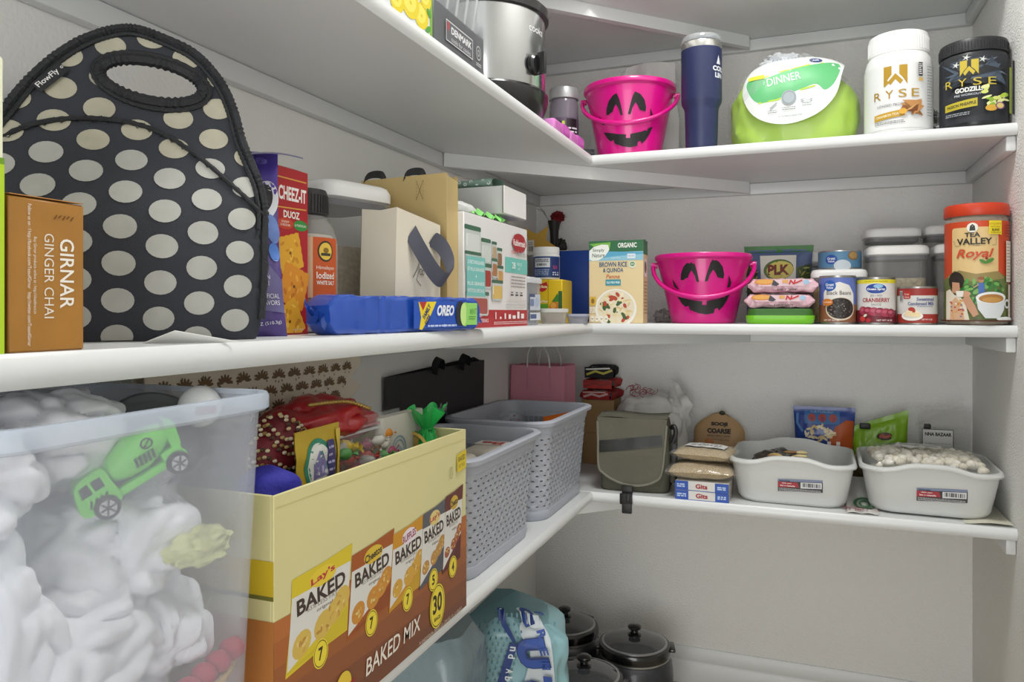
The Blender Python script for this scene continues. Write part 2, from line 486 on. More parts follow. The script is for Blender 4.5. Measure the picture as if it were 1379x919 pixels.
# purple chip bag
t = thing('chip_bag', 'shiny purple chip bag squeezed between the polka dot bag and the cracker box', 'snack bag', (.168, -1.486, ZM), .72)
b = MB(); pm = M('4f3a85', .25, coat=.3); fr = pouch(b, .135, .198, .035, pm, wr=.006, seed=4, lean=.04, nu=34, nv=34, top_flare=.86); p = Print(b, fr, seg=.008, d0=.0006)
p.poly([(.0, .198), (.0675, .198), (.0675, .15), (.055, .16), (.03, .17), (.0, .165)], '5b47ad')
p.ell(.052, .145, .016, .022, 'e8e9f2', rot=-.3); p.ell(.05, .147, .011, .016, '1c1a20', rot=-.3)
p.ell(.060, .115, .008, .016, '6a86c8', rot=.2); p.ell(.061, .09, .006, .010, '5a8be0', rot=.2); p.ell(.045, .188, .010, .004, '7d72cf'); p.ell(.02, .19, .012, .005, '7d72cf')
p.poly([(.03, .03), (.0675, .025), (.0675, .06), (.055, .075), (.03, .07)], '6b6492')
p.text('GLUTEN', .044, .063, .0042, 'e6e4f0', w=.020); p.text('FREE', .046, .0565, .0042, 'e6e4f0', w=.014)
p.text('NO ARTIFICIAL', .046, .043, .005, 'f0eff6', w=.034); p.text('FLAVORS', .052, .036, .005, 'f0eff6', w=.022)
p.text('NET WT 18 OZ (510.3g)', .035, .012, .0045, 'f0eff6', w=.056, rot=.12)
b.build('bag_body', t)
b = MB(); b.grid(lambda u, v: ((u-.5)*.06+.052, .012-.03*v-.012*math.sin(v*2), .196-.010*v+.004*math.sin(u*3)), 8, 6, M('3a1f73', .2, coat=.4)); b.build('folded_seal', t)

# cracker box
b = MB(); carton(b, .060, .11, .190, M('b0141f', .36)); p = Print(b, lambda u, v, d: (u*.967, -.055-d, v*.955))
p.rect(-.031, 0, .031, .199, 'ae1722'); p.text('CHEEZ-IT', .002, .169, .017, 'f4f1ea', w=.052, bold=.03)
p.rect(-.026, .186, .028, .1875, 'd9a441'); p.line([(-.026, .151), (.028, .153)], .0015, 'd9a441')
p.text('DUOZ', .0, .144, .0088, 'f4efe2', w=.03, bold=.03)
p.ell(-.012, .1325, .0155, .0065, 'c8431f'); p.ell(.017, .1325, .0135, .0065, '2f8f3b')
p.text('SHARP', -.012, .1348, .0026, 'f4efe2', w=.014); p.text('CHEDDAR', -.012, .131, .0026, 'f4efe2', w=.018); p.text('& PARMESAN', .0165, .1325, .003, 'f4efe2', w=.021)
def cracker(cx, cy, s, rot, k):
    pts = []
    for side in range(4):
        for i in range(9):
            a = -1+2*i/9; j = 1+.05*(i % 2)
            x, y = [(a, -j), (j, a), (-a, j), (-j, -a)][side]
            pts.append((cx+s*(x*math.cos(rot)-y*math.sin(rot)), cy+s*(x*math.sin(rot)+y*math.cos(rot))))
    p.poly(pts, k[0]); r = random.Random(cx)
    for i in range(14):
        x, y = r.uniform(-.75, .75)*s, r.uniform(-.75, .75)*s
        p.ell(cx+x*math.cos(rot)-y*math.sin(rot), cy+x*math.sin(rot)+y*math.cos(rot), s*r.uniform(.08, .22), s*r.uniform(.06, .14), k[1+i % 2], n=9, rot=r.uniform(0, 3))
    p.ell(cx, cy, s*.1, s*.09, '7d4a10', n=10)
cracker(-.003, .098, .021, .25, ('e2a62a', 'efbe4c', 'cf8c1c')); cracker(.004, .058, .0235, -.32, ('dd8f22', 'eaa83c', 'c5741a')); cracker(-.004, .016, .022, .5, ('e3a52c', 'f0bf50', 'cd8a1e'))
p.rect(-.031, 0, .031, .0022, '8c0f18'); p.text('NET WT', .012, .006, .002, 'e2d9c8', w=.02)
cz = tag(b.build('cracker_box', None, (.135, -1.397, ZM), Q), 'tall red cracker box with three orange crackers printed on its narrow side', 'box')
b = MB(); b.sheet([(-.03, 0), (.03, 0), (.03, .03), (-.03, .03)], lambda u, v, d: (u, -.053+v, .1908+.006*math.sin(v*70)+d), .0006, 'a8131c'); b.build('top_flap', cz)

# salt jar
t = thing('salt_jar', 'clear salt jar with a black ribbed lid and an orange label', 'jar', (.150, -1.322, ZM), 1.0)
clear = M('cfcfcc', .12, alpha=.35, spec=.6)
b = MB(); b.lathe([(.037, 0), (.043, .004), (.0435, .100), (.0425, .118), (.038, .132), (.029, .145), (.027, .15)], M('b4b3ae', .12, alpha=.42), 40); b.build('body', t)
b = MB(); b.lathe([(.0, .003), (.041, .004), (.0415, .112), (.036, .122), (.0, .125)], M('e9dccb', .9, bump=.5, bscale=400, var=.05, vscale=80), 36); b.build('salt', t)
b = MB(); pr = [(.0285, .146), (.0305, .148), (.0305, .174), (.0285, .179), (0, .1795)]
b.lathe(pr, M('232324', .45), 48)
for i in range(44):
    a = 2*PI*i/44; b.box(-.0007, .0007, -.0314, -.0302, .150, .172, '2b2b2c')
    for q in range(len(b.v)-8, len(b.v)):
        x, y, z = b.v[q]; b.v[q] = (x*math.cos(a)-y*math.sin(a), x*math.sin(a)+y*math.cos(a), z)
b.build('lid', t)
b = MB(); p = Print(b, lambda u, v, d: cyl(.0438)(u, v*1.12+.012, d), seg=.006)
p.rect(-.032, .028, .034, .094, 'd9b08a'); p.rect(-.004, .022, .034, .094, 'c8561d')
p.ell(.013, .079, .0115, .0115, '2a2a20'); p.ell(.013, .079, .0095, .0095, 'e8c24a'); p.rect(.006, .074, .020, .077, '3b3a2c'); p.ell(.013, .08, .004, .003, '8a6a22')
p.text('Himalayan', .013, .0605, .005, 'f3e7d6', w=.026); p.text('Iodized', .013, .0525, .0075, 'f7efe2', w=.026, bold=.015); p.text('WHITE SALT', .013, .0445, .0045, 'f7efe2', w=.026, bold=.02)
p.poly([(-.004+.00475*i, .026+(.006 if i % 2 else 0)) for i in range(9)]+[(.034, .022), (-.004, .022)], 'e0a06f')
b.build('label', t)

# airtight containers with white push lids
def airtight(w, d, h, loc, rz, label, group='airtight containers with white lids', food=None, fh=.05, lid_h=.022):
    t = thing('airtight_container', label, 'container', loc, rz, group)
    b = MB(); bt = h-lid_h
    sec = [(.0, .92), (.004, .97), (bt*.85, 1.0), (bt-.014, 1.0), (bt-.010, 1.03), (bt, 1.03)]
    b.loft([[(x, y, z) for x, y in rrect(w*k, d*k, w*.16)] for z, k in sec], M('d4d4d1', .1, alpha=.20, spec=.7), True, False)
    b.loft([[(x, y, z) for x, y in rrect(w*k-.004, d*k-.004, w*.15)] for z, k in sec[1:]], M('d4d4d1', .1, alpha=.05, spec=.7), True, False)
    b.build('body', t)
    b = MB(); L = [(bt-.001, .97), (bt+.002, 1.05), (bt+lid_h*.6, 1.05), (bt+lid_h*.9, 1.0), (bt+lid_h, .93)]
    b.loft([[(x, y, z) for x, y in rrect(w*k, d*k, w*.2)] for z, k in L], M('f6f6f4', .35), True, True)
    b.build('lid', t)
    b = MB(); b.loft([[(x, y, z) for x, y in rrect(w*.95, d*.95, w*.15)] for z in (bt-.010, bt-.0015)], M('4a4a55', .5)); b.build('seal', t)
    if food:
        b = MB(); r = random.Random(int(w*1e4)+int(loc[0]*1e3))
        b.loft([[(x, y, z) for x, y in rrect(w*.93, d*.93, w*.14)] for z in (.004, fh*.9, fh)], M(food, .9, bump=1, bscale=160, var=.22, vscale=150)); b.build('food', t)
    return t
airtight(.130, .130, .214, (.0775, -1.152, ZM), Q-.25, 'large airtight container with a white lid behind the salt jar', food='b9a88c', fh=.12, lid_h=.026)

# cream gift bag with slate ribbon
t = thing('gift_bag', 'cream paper gift bag tied with a slate ribbon', 'gift bag', (.225, -1.150, ZM), Q-.03)
b = MB(); cr = M('ded5c2', .55, var=.03); hb = .169
def cb(u, v, d=0): return (u, -.0-d+.030*sst(.5, 1, v/hb), v)
b.sheet([(-.071, 0), (.060, 0), (.060, hb*.93), (-.064, hb)], lambda u, v, d: (u, -d, v), .0012, cr, seg=.05)
b.sheet([(-.071, 0), (.060, 0), (.060, hb*.93), (-.064, hb)], lambda u, v, d: (u, .055-d, v), .0012, cr, seg=.05)
for sx, ht in ((-1, hb), (1, hb*.93)):
    x0 = -.071 if sx < 0 else .060; x1 = -.064 if sx < 0 else .060; xm = x0+.010 if sx < 0 else x0-.012
    P4 = [[(x0, 0, 0), (x0, .0275, 0), (x0, .055, 0)], [(x0, 0, .035), (x0*.9+xm*.1, .0275, .035), (x0, .055, .035)], [(x1, 0, ht), (xm, .0275, ht*.985), (x1, .055, ht)]]
    for i in range(2): b.add([P4[i][k] for k in range(3)]+[P4[i+1][k] for k in range(3)], [[0, 1, 4, 3], [1, 2, 5, 4]], cr)
b.box(-.070, .059, .001, .054, .0005, .002, cr); p = Print(b, flat(-.0005))
p.line([(-.022+.0, .075), (-.010, .088), (-.004, .1), (-.006, .085), (-.012, .072), (.0, .064)], .0012, '2a2a30'); p.ell(.0, .084, .004, .005, '2a2a30', hole=.75); p.ell(.006, .083, .003, .004, '2a2a30', hole=.7)
b.build('bag_body', t)
b = MB(); rib = M('4a4b57', .5)
def ribbon(mb, pts, w, m, wdir):
    P_ = smooth(pts, 8); wd = Vector(wdir)
    mb.loft([[tuple(Vector(q)-wd*w/2), tuple(Vector(q)+wd*w/2)] for q in P_], m, False, False, closed=False)
ribbon(b, [(-.030, -.002, .138), (-.020, -.010, .116), (.004, -.018, .086), (.026, -.022, .073), (.047, -.022, .080), (.056, -.018, .100), (.050, -.010, .122), (.034, -.003, .133), (.026, -.001, .130)], .026, rib, (.55, -.25, .80))
b.build('ribbon_handle', t)

# gold gift bag
t = thing('gift_bag', 'gold paper gift bag with black handles behind the cream bag', 'gift bag', (.156, -1.054, ZM), 0.0)
gold = M('cdb47c', .34, metal=.2, bump=.1, bscale=60); b = MB(); hg = .240
b.sheet([(-.080, 0), (.075, 0), (.073, hg*1.0), (-.078, hg*.985)], lambda u, v, d: (u, -.020-d, v), .001, gold, seg=.06)
b.sheet([(-.080, 0), (.075, 0), (.073, hg*1.0), (-.078, hg*.985)], lambda u, v, d: (u, .020-d, v), .001, gold, seg=.06)
for s in (-1, 1):
    b.add([(s*.075, -.020, 0), (s*.075, 0, 0), (s*.075, .020, 0), (s*.073, -.020, hg), (s*.068, 0, hg*.99), (s*.073, .020, hg*.97)], [[0, 1, 4, 3], [1, 2, 5, 4]], gold)
b.box(-.074, .074, -.019, .019, .0005, .002, gold)
p = Print(b, flat(-.0212)); 
for k in range(6): p.rect(.022, .228-.005*k, .0225, .230-.005*k, '6b5a30'); p.rect(.034, .228-.005*k, .0345, .230-.005*k, '6b5a30')
p.line([(.022, .2), (.034, .23)], .0006, '6b5a30'); p.line([(.022, .23), (.034, .2)], .0006, '6b5a30')
b.build('bag_body', t)
for x0 in (-.062, .010):
    b = MB(); ribbon(b, [(x0-.010, -.0215, hg-.004), (x0-.006, -.018, hg+.003), (x0+.004, -.014, hg+.0065), (x0+.016, -.010, hg+.005), (x0+.020, -.006, hg-.004)], .013, M('1b1b1d', .6), (.1, .25, .95)); b.build('handle', t)

# food container box
t = thing('container_set_box', 'white food container set box with a red band along its base', 'box', (.2175, -.888, ZM), Q)
b = MB(); wr = M('e4e3e1', .35); b.box(-.146, .146, -.0225, .0225, 0, .1855, wr, .0012, 1)
p = Print(b, flat(-.0225))
p.rect(-.146, 0, .146, .030, 'b52a30'); p.rect(.03, .098, .146, .126, '6fc3b8')
def tubpic(x, y, w_, h_, food, lidc='3f6a52', rim=.0):
    p.rr(x-w_/2, y, x+w_/2, y+h_, .006, 'c3cbc6'); p.rr(x-w_/2*.9, y+.003, x+w_/2*.9, y+h_*.72, .005, food)
    p.rr(x-w_/2*1.05, y+h_*.84, x+w_/2*1.05, y+h_, .003, lidc); p.rect(x-w_/2*.8, y+h_*.3, x-w_/2*.68, y+h_*.7, 'e6ebe8')
tubpic(-.112, .118, .062, .048, 'd6dbd6'); tubpic(-.058, .108, .040, .042, 'cfd6cf'); tubpic(-.022, .116, .022, .032, 'b9a382'); tubpic(.002, .105, .024, .034, '8d6a4b')
tubpic(-.112, .090, .062, .034, 'd2d8d2'); tubpic(-.058, .066, .044, .042, 'a23f35'); tubpic(-.022, .085, .026, .034, 'a9774e'); tubpic(.004, .074, .028, .034, 'c79a55'); tubpic(-.010, .046, .050, .036, 'd9b968')
tubpic(-.095, .020, .090, .040, 'a8584e', '49705a')
p.rect(-.140, .052, -.065, .116, '79c4bd')
for i, s in enumerate(('12 RECTANGULAIRES', 'ET PLUS GRANDES', '+', 'PLUS GRANDS', 'PETITION SPECIALE')): p.text(s, -.1025, .107-.0115*i, .0058, 'f0f7f5', w=.066 if i != 2 else .005, bold=.01)
p.poly([(.098+.038*math.cos(a)*1.0, .155+.0165*math.sin(a)*(1.08 if abs(math.cos(a)) < .8 else .8)) for a in [2*PI*i/32 for i in range(32)]], 'a8232b')
p.text('Rubbermaid', .098, .155, .0115, 'f5f2f0', w=.062, bold=.02)
p.text('easy', .072, .135, .010, 'cf6a66', w=.030); p.text('find lids', .112, .136, .011, 'a9a9a6', w=.044)
p.text('28', .068, .112, .012, 'eaf6f4', w=.018, bold=.02); p.text('PIECE', .098, .115, .006, 'e6f4f1', w=.024); p.text('SET', .096, .107, .004, 'e6f4f1', w=.014)
p.lines(.055, .128, .07, .094, 4, .0022, '8a8a88'); 
for i in range(3): p.rect(.052+.024*i, .056, .066+.024*i, .059, '303030'); p.rect(.054+.024*i, .061, .064+.024*i, .063, '303030')
p.lines(.035, .135, .034, .050, 3, .003, 'd5d4d0', seed=5)
p.text('BLEND 2 SIDES', -.112, .021, .006, 'f0dedd', w=.06, bold=.01); p.text('RECYCLED MATERIALS', -.098, .012, .006, 'f0dedd', w=.09, bold=.01)
for i, (w_, h_) in enumerate(((.004, .012), (.008, .004), (.007, .010), (.012, .008), (.016, .006), (.012, .013), (.016, .009))): p.rect(-.02+.022*i-w_/2, .014, -.02+.022*i+w_/2, .014+h_, 'f2e9e6')
p.lines(-.03, .138, .004, .010, 2, .0014, 'ecc9c6', seed=8)
b.build('carton', t)
b = MB(); p = Print(b, lambda u, v, d: (u, v, .1858+d)); p.rect(-.145, -.022, .145, .022, 'dcdbd8'); p.rect(.06, -.022, .135, .016, '8d88b0'); b.build('top_panel', t)

# lime ribbon and tissue roll lying on the container box
b = MB(); r = random.Random(3); ribbon(b, [(-.075+.0105*i, .004*math.sin(i*1.7)-.012, .004+.007*abs(math.sin(i*1.57))) for i in range(15)], .020, M('8fe07a', .5), (.35, .75, .5))
tag(b.build('ribbon', None, (.2165, -.905, ZM+.1865), Q), 'crumpled lime green ribbon on top of the container set box', 'ribbon')
b = MB(); b.blob((0, 0, .010), (.05, .014, .010), M('dfe3df', .7, bump=.3), amp=.25, freq=2, flat=0); tag(b.build('tissue_wad', None, (.2165, -.995, ZM+.186), Q), 'wad of white tissue paper beside the lime green ribbon', 'tissue')

# tan carton with the white mailer box and the green cloth on it
b = MB(); carton(b, .16, .12, .203, M('a98446', .6, bump=.1, bscale=90)); p = Print(b, flat(-.06)); p.rect(-.08, .095, .08, .098, '8f6d38')
tag(b.build('cardboard_box', None, (.092, -.80, ZM), 0), 'tan cardboard box under the white mailer box', 'box')
t = thing('mailer_box', 'white cardboard mailer box lying on the tan cardboard box', 'box', (.122, -.800, ZM+.2035), 0)
b = MB(); b.box(-.114, .114, -.059, .059, 0, .050, M('d0d1cf', .6), .001, 1); b.build('tray', t)  # white card; shade on the long side is put into this grey
b = MB(); b.box(.1145, .117, -.059, .056, .001, .0505, 'ecebe9', .0006, 1); b.box(.1143, .1148, -.061, -.058, .001, .05, '4b3a2a'); b.build('end_flap', t)
b = MB()
def roll(u, v):
    a = u*2*PI; rr = .010+.0025*noise.noise(Vector((v*6, math.cos(a), 2)))
    return ((v-.5)*.19, math.cos(a)*.032*(1+.1*math.sin(v*9)), max(0, .010+math.sin(a)*rr))
b.grid(roll, 24, 40, M('8aa798', .8), cu=True)
for i in range(16):
    x = -.088+.0118*i; p = Print(b, lambda u, v, d: (u, -.0325-d+.0*v, .010+v), d0=.0012); p.ell(x, .002*(-1)**i, .0035, .0035, 'd9e4dc', hole=.45, n=10)
tag(b.build('folded_cloth', None, (.114, -.812, ZM+.2545), 0), 'sage green printed cloth folded on top of the white mailer box', 'cloth')

# cookie packet
t = thing('cookie_packet', 'blue family size cookie packet lying along the shelf edge', 'packet', (.2555, -1.252, ZM), math.atan2(.312, .046))
b = MB(); bl = M('2450b0', .25, coat=.4); L, H, D = .312, .046, .040
def cook(u, v):
    x = (u-.5)*L; a = v*2*PI; k = 1-.55*max(0, (abs(2*u-1)-.90)/.10)**2
    yy = math.copysign(abs(math.cos(a))**.22, math.cos(a))*D/2*.92; zz = math.copysign(abs(math.sin(a))**.22, math.sin(a))*H/2*k
    n_ = noise.noise(Vector((u*9, math.cos(a)*1.3, math.sin(a)*1.3)))*.0018+noise.noise(Vector((u*26, math.cos(a)*2, math.sin(a)*2)))*.0011
    if .30 > u > .27: n_ -= .002
    return (x, yy-n_, max(0, H/2+zz+n_*1.1))
b.grid(cook, 110, 36, bl, False)
for e_ in (0, 1): b.add([cook(e_, k/36) for k in range(36)], [list(range(36))], bl)
b.build('wrapper', t)
b = MB(); Fp = lambda u, v, d: (u, -D/2*.92-.0042-d-.001*noise.noise(Vector((u*30, v*20, 1))), H/2+v); p = Print(b, Fp, seg=.012)
p.rect(-.010, -.018, .140, .018, '2856b8')
p.poly([(.0, .016), (.040, .017), (.026, -.002), (.008, -.020), (.002, -.019), (.006, -.004)], 'edd32c'); p.poly([(.002, .016), (.018, .0165), (.010, .005)], 'b9343a')
p.text('FAMILY', .018, .004, .0068, '24346f', w=.022, rot=.9, bold=.03); p.text('SIZE', .020, -.007, .0065, '24346f', w=.015, rot=.9, bold=.03)
p.text('OREO', .0605, .0050, .0150, '9fb4e8', w=.041, bold=.06, shear=.2); p.text('OREO', .0605, .0055, .0140, 'f5f6fa', w=.039, bold=.03, shear=.2)
p.ell(.096, .001, .0115, .0175, '2b2c33'); p.ell(.108, .0, .010, .0170, '9ad84e'); p.ell(.104, .0, .0085, .0160, 'c5ea8e'); p.rect(.110, -.015, .138, .016, '96d96e')
p.text('MINT', .128, .004, .0085, '6cae5a', w=.018, bold=.02); p.lines(.116, .134, -.008, -.002, 2, .0012, '4e8e48'); p.lines(.018, .085, -.017, -.013, 1, .0024, 'c9d4f2'); p.ell(.056, -.015, .002, .002, 'c9d4f2')
b.build('printed_front', t)
for s in (-1, 1):
    b = MB()
    b.grid(lambda u, v: (s*(L/2-.006+(.022 if s > 0 else .010)*u), .004*math.sin(v*22)*u+(v-.5)*D*.8*(1-.1*u), H*.5+.008*math.sin(v*15+s)*u+(v-.5)*.022*u), 6, 24, M('234aa2', .25, coat=.4))
    b.build('end_crimp', t)

# clear tub with label, jar on fruit cups, little tubs
def tub(mb, w, d, h, r, m, taper=.9, rim=.004, wall=.0015, base=True):
    ring = lambda k, z, o=0: [(x, y, z) for x, y in rrect(w*k+o, d*k+o, r)]
    mb.loft([ring(taper*.97, .0), ring(taper, .002), ring(1, h-rim), ring(1, h-rim, .006), ring(1, h, .006), ring(1, h, -2*wall), ring(taper, .004, -2*wall)], m, True, True)
t = thing('storage_tub', 'clear lidded tub with a blue and white label beside the container set box', 'container', (.197, -.69, ZM), Q)
b = MB(); b.loft([[(x, y, z) for x, y in rrect(.088*k, .08*k, .01)] for z, k in ((0, .9), (.004, .92), (.086, 1))], M('c6ccd4', .15, alpha=.45)); b.build('body', t)
b = MB(); b.loft([[(x, y, z) for x, y in rrect(.094*k, .086*k, .012)] for z, k in ((.084, 1), (.092, 1), (.096, .93))], M('d8dbe0', .3, alpha=.8)); b.build('lid', t)
b = MB(); p = Print(b, flat(-.0408, 0, 0)); p.rect(-.03, .03, .032, .062, 'c6cedb'); p.rect(-.03, .056, .0, .062, '33507f'); p.ell(.012, .046, .014, .010, 'aebfd8'); p.rect(-.028, .038, -.006, .052, '6f87ad'); p.rect(-.03, .010, .032, .025, 'd6dbe3'); p.rect(-.028, .013, .008, .022, '3f5a88'); b.build('label', t)
b = MB(); fr = pouch(b, .10, .17, .012, M('b5b6b4', .25, alpha=.75), seed=6, wr=.006, lean=.03); tag(b.build('plastic_sleeve', None, (.125, -.625, ZM), Q-.5), 'limp grey plastic sleeve standing behind the container set box', 'bag')
t = thing('fruit_cup_pack', 'yellow and green carton sleeve of fruit cups', 'box', (.186, -.40, ZM), .06)
b = MB(); b.box(-.031, .031, -.05, .05, 0, .102, M('dcb91c', .4), .002, 1); p = Print(b, flat(-.05))
p.rect(-.031, .012, -.003, .045, '5f9e2c'); p.rect(-.031, .0, -.003, .014, 'e3d59a'); p.ell(-.017, .02, .016, .014, 'e9e2ab')
p.poly([(-.031, .09), (-.026, .097), (-.016, .093), (-.006, .097), (-.003, .085), (-.008, .077), (-.017, .073), (-.026, .077)], 'b51f24'); p.text('Del Monte', -.017, .0855, .007, 'f2e8b4', w=.024, bold=.03)
p.text('Diced Pears', -.017, .051, .006, 'f4f3d6', w=.026, bold=.02); p.rect(-.003, 0, -.0015, .102, 'b09118'); p.ell(.013, .037, .013, .013, 'c8761f'); p.ell(.010, .041, .007, .007, 'dda043'); p.poly([(.006, .05), (.02, .07), (.026, .05)], '3c7a22'); p.rect(.022, .03, .031, .075, '2d5c2a')
b.build('sleeve', t)
t = thing('vitamin_jar', 'white capped jar with a blue label standing on the fruit cup pack', 'jar', (.163, -.392, ZM+.1025), .2)
b = MB(); b.lathe([(.027, 0), (.031, .002), (.0318, .005), (.0318, .058), (.030, .063), (.0285, .065)], 'e9eaea', 40); b.build('bottle', t)
b = MB(); b.lathe([(.0300, .0625), (.0312, .064), (.0312, .076), (.0298, .079), (0, .0795)], M('f0f0ef', .4), 40); b.build('lid', t)
b = MB(); p = Print(b, cyl(.0319), seg=.006); p.rect(-.045, .006, .045, .056, '24457f'); p.rect(-.028, .030, .012, .052, 'd9dde4'); p.bars(-.022, .004, .034, .039, '222222', 14); p.lines(-.025, .01, .042, .050, 3, .0018, '6f7480'); p.lines(-.028, .01, .01, .026, 4, .002, '9fb2d6', seed=2); p.rect(.016, .006, .04, .052, '1d2f6e'); p.text('50', .025, .030, .008, 'c73d7a', w=.012); p.lines(.018, .036, .010, .02, 2, .003, 'c8d2ea'); b.build('label', t)

def minitub(w, d, h, loc, rz, label, cont, body='d5d2cb', lid='dcdcd8', lidc=.8):
    t = thing('small_tub', label, 'tub', loc, rz, 'small lidded tubs')
    b = MB(); b.loft([[(x, y, z) for x, y in rrect(w*k, d*k, w*.2)] for z, k in ((0, .84), (.002, .87), (h*.8, 1))], M(body, .25, alpha=.5)); b.build('body', t)
    b = MB(); b.loft([[(x, y, z) for x, y in rrect(w*k, d*k, w*.22)] for z, k in ((h*.76, 1.05), (h*.96, 1.06), (h, 1.0))], M(lid, .35, alpha=lidc)); b.build('lid', t)
    b = MB(); b.blob((0, 0, h*.3), (w*.38, d*.38, h*.28), M(cont, .9, bump=1, bscale=200, var=.25, vscale=120), amp=.2, flat=.003); b.build('food', t)
minitub(.062, .05, .034, (.212, -.487, ZM), .35, 'small pale lidded tub holding something reddish in front of the fruit cups', 'b07a5c')
minitub(.048, .05, .022, (.262, -.462, ZM), .25, 'low lidded tub with a bluish lid beside the pasta box', 'b9a98a', 'b9bccb', 'b3b8cc', .7)

# blue storage folder, star, rose
t = thing('storage_folder', 'plain royal blue folder standing against the back wall', 'folder', (.128, -.10, ZM), 0)
b = MB(); b.box(-.086, .086, -.018, .018, 0, .196, M('1747a6', .4), .003); b.build('cover', t)
b = MB(); b.box(-.083, .083, -.0155, .0155, .1962, .1975, 'd8d6cf'); b.build('pages', t)
t = thing('star_decoration', 'yellow star decoration with a white price tag', 'decoration', (.056, -.150, ZM+.194), .35)
b = MB(); st = [((.057 if i % 2 == 0 else .025)*math.sin(PI*i/5+.55), (.057 if i % 2 == 0 else .025)*math.cos(PI*i/5+.55)) for i in range(10)]
st = [(x, y) for x, y in st]; b.sheet(st, lambda u, v, d: (u, -.006+d*1-.005*(1-min(1, math.hypot(u, v)/.05)), v+.022), -.012, M('cda032', .55)); b.build('star', t)
b = MB(); b.sheet([(-.028, -.025), (-.008, -.022), (-.010, .018), (-.030, .015)], lambda u, v, d: (u, -.0245-d, v+.012), .0006, 'cfcdc4'); p = Print(b, flat(-.0246)); p.bars(-.025, -.013, -.002, .012, '5a5a5a', 7); p.lines(-.026, -.012, .014, .024, 2, .002, '777777'); b.build('price_tag', t)
t = thing('wrapped_rose', 'red rose wrapped in black paper leaning in the shelf corner', 'flower', (.058, -.045, ZM), .3)
b = MB()
b.blob((.022, -.002, .300), (.0225, .0225, .019), M('7d0d19', .6), .18, 3.4, 40, 26, seed=5, ridge=.30)
for i in range(9):
    def pet(u, v, a=i*.7, k=.014+.001*i):
        s_ = (u-.5)*1.6; rad = k*(.7+.5*v); return (.022+rad*math.cos(a+s_), -.002+rad*math.sin(a+s_), .298+.020*v-.010*v*v-.001*i*v)
    b.grid(pet, 7, 5, M(('8a0f1c', '6d0b17', 'a01a26')[i % 3], .6))
b.build('bloom', t)
b = MB(); b.lathe([(.004, 0), (.010, .03), (.013, .12), (.010, .20), (.013, .26), (.019, .290), (.0, .288)], M('23241f', .5, bump=.8, bscale=40), 14, (.012, 0, 0)); b.blob((.03, -.004, .215), (.018, .012, .022), M('262721', .5), .3, 3); b.build('wrapper', t)
b = MB()
for k in range(5): b.tube([(.004, .004, .28), (-.012-.003*k, .008-.004*k, .305+.004*k), (-.018-.006*k, .006-.004*k, .322+.004*(k % 3))], .0005, '2c3a2c', 4)
b.build('sprig', t)
b = MB(); b.sheet([(-.035, 0), (.04, 0), (.010, .018), (-.01, .030)], lambda u, v, d: (u, -v*.6+.006, .0008+v*.35+d), .0006, 'e9e9e6'); tag(b.build('shelf_paper', None, (.262, -1.625, ZM), .75), 'white paper corner sticking out under the polka dot bag', 'paper')
b = MB(); b.grid(lambda u, v: (.30*(u-.5), .10*(v-.5), .0006+.0006*math.sin(u*9)), 12, 4, M('dcdcda', .6)); tag(b.build('shelf_paper', None, (.225, -1.20, ZM), Q-.15), 'thin white paper sheet lying under the blue cookie packet', 'paper')

# ================================================================ jack-o'-lantern pails
def pail(loc, rz, label, h=.160, rb=.073, rt=.108):
    t = thing('pumpkin_pail', label, 'bucket', loc, rz, 'hot pink jack-o-lantern pails')
    pk = M('d80f86', .28, coat=.3); rr_ = lambda v: rb+(rt-rb)*(v/h)
    b = MB(); b.lathe([(0, .003), (rb-.004, .003), (rb-.003, 0), (rb, .002), (rr_(h*.93-.004), h*.93-.004), (rt+.001, h*.93-.002), (rt+.004, h*.94), (rt+.004, h-.003), (rt+.002, h), (rt-.001, h-.001), (rt-.002, h*.9), (rb-.002, .006), (0, .006)], pk, 72)
    p = Print(b, lambda u, v, d: ((rr_(v)+d)*math.sin(u/.092), -(rr_(v)+d)*math.cos(u/.092), v), seg=.008, d0=.0012)
    def C_(pts, m='161616'): p.poly([((x-455)*.00037, (865-y)*.000318) for x, y in pts], m)
    C_([(328, 552), (335, 510), (355, 460), (385, 425), (408, 412), (421, 450), (432, 510), (440, 570), (425, 568), (416, 525), (400, 487), (385, 512), (375, 540), (360, 543), (345, 556)])
    C_([(582, 547), (583, 515), (570, 465), (545, 428), (513, 410), (500, 440), (486, 500), (472, 566), (489, 566), (500, 520), (518, 484), (533, 508), (545, 538), (560, 541)])
    C_([(265, 545), (285, 575), (308, 622), (290, 616), (272, 600)]); C_([(613, 520), (640, 575), (636, 604), (612, 612), (618, 570)])
    C_([(288, 672), (318, 724), (342, 745), (366, 738), (372, 766), (430, 790), (485, 800), (538, 790), (541, 762), (560, 752), (573, 772), (600, 745), (625, 700), (645, 648), (610, 662), (604, 682), (590, 678), (560, 690), (487, 706), (486, 734), (456, 733), (458, 708), (400, 700), (340, 684)])
    b.build('body', t)
    b = MB(); R_ = rt+.008; fi = .74
    pts = [(-R_*math.cos(a), -R_*math.sin(a)*math.cos(fi), h*.86-R_*math.sin(a)*math.sin(fi)) for a in [PI*i/30 for i in range(31)]]
    b.tube(pts, .0052, pk, 10)
    b.tube(pts[11:20], .0062, pk, 10)
    b.build('bail_handle', t)
    for s in (-1, 1):
        b = MB(); b.tube([(s*(rt-.002), 0, h*.86), (s*(rt+.012), 0, h*.86)], .007, pk, 12); b.build('pivot', t)
    return t
pail((.519, -.292, ZM), .09, 'hot pink jack-o-lantern pail standing between the pasta box and the pink noodle packs')
p1_ = pail((.344, -.292, ZU), .10, 'hot pink jack-o-lantern pail on the upper shelf beside the navy tumbler', h=.180)

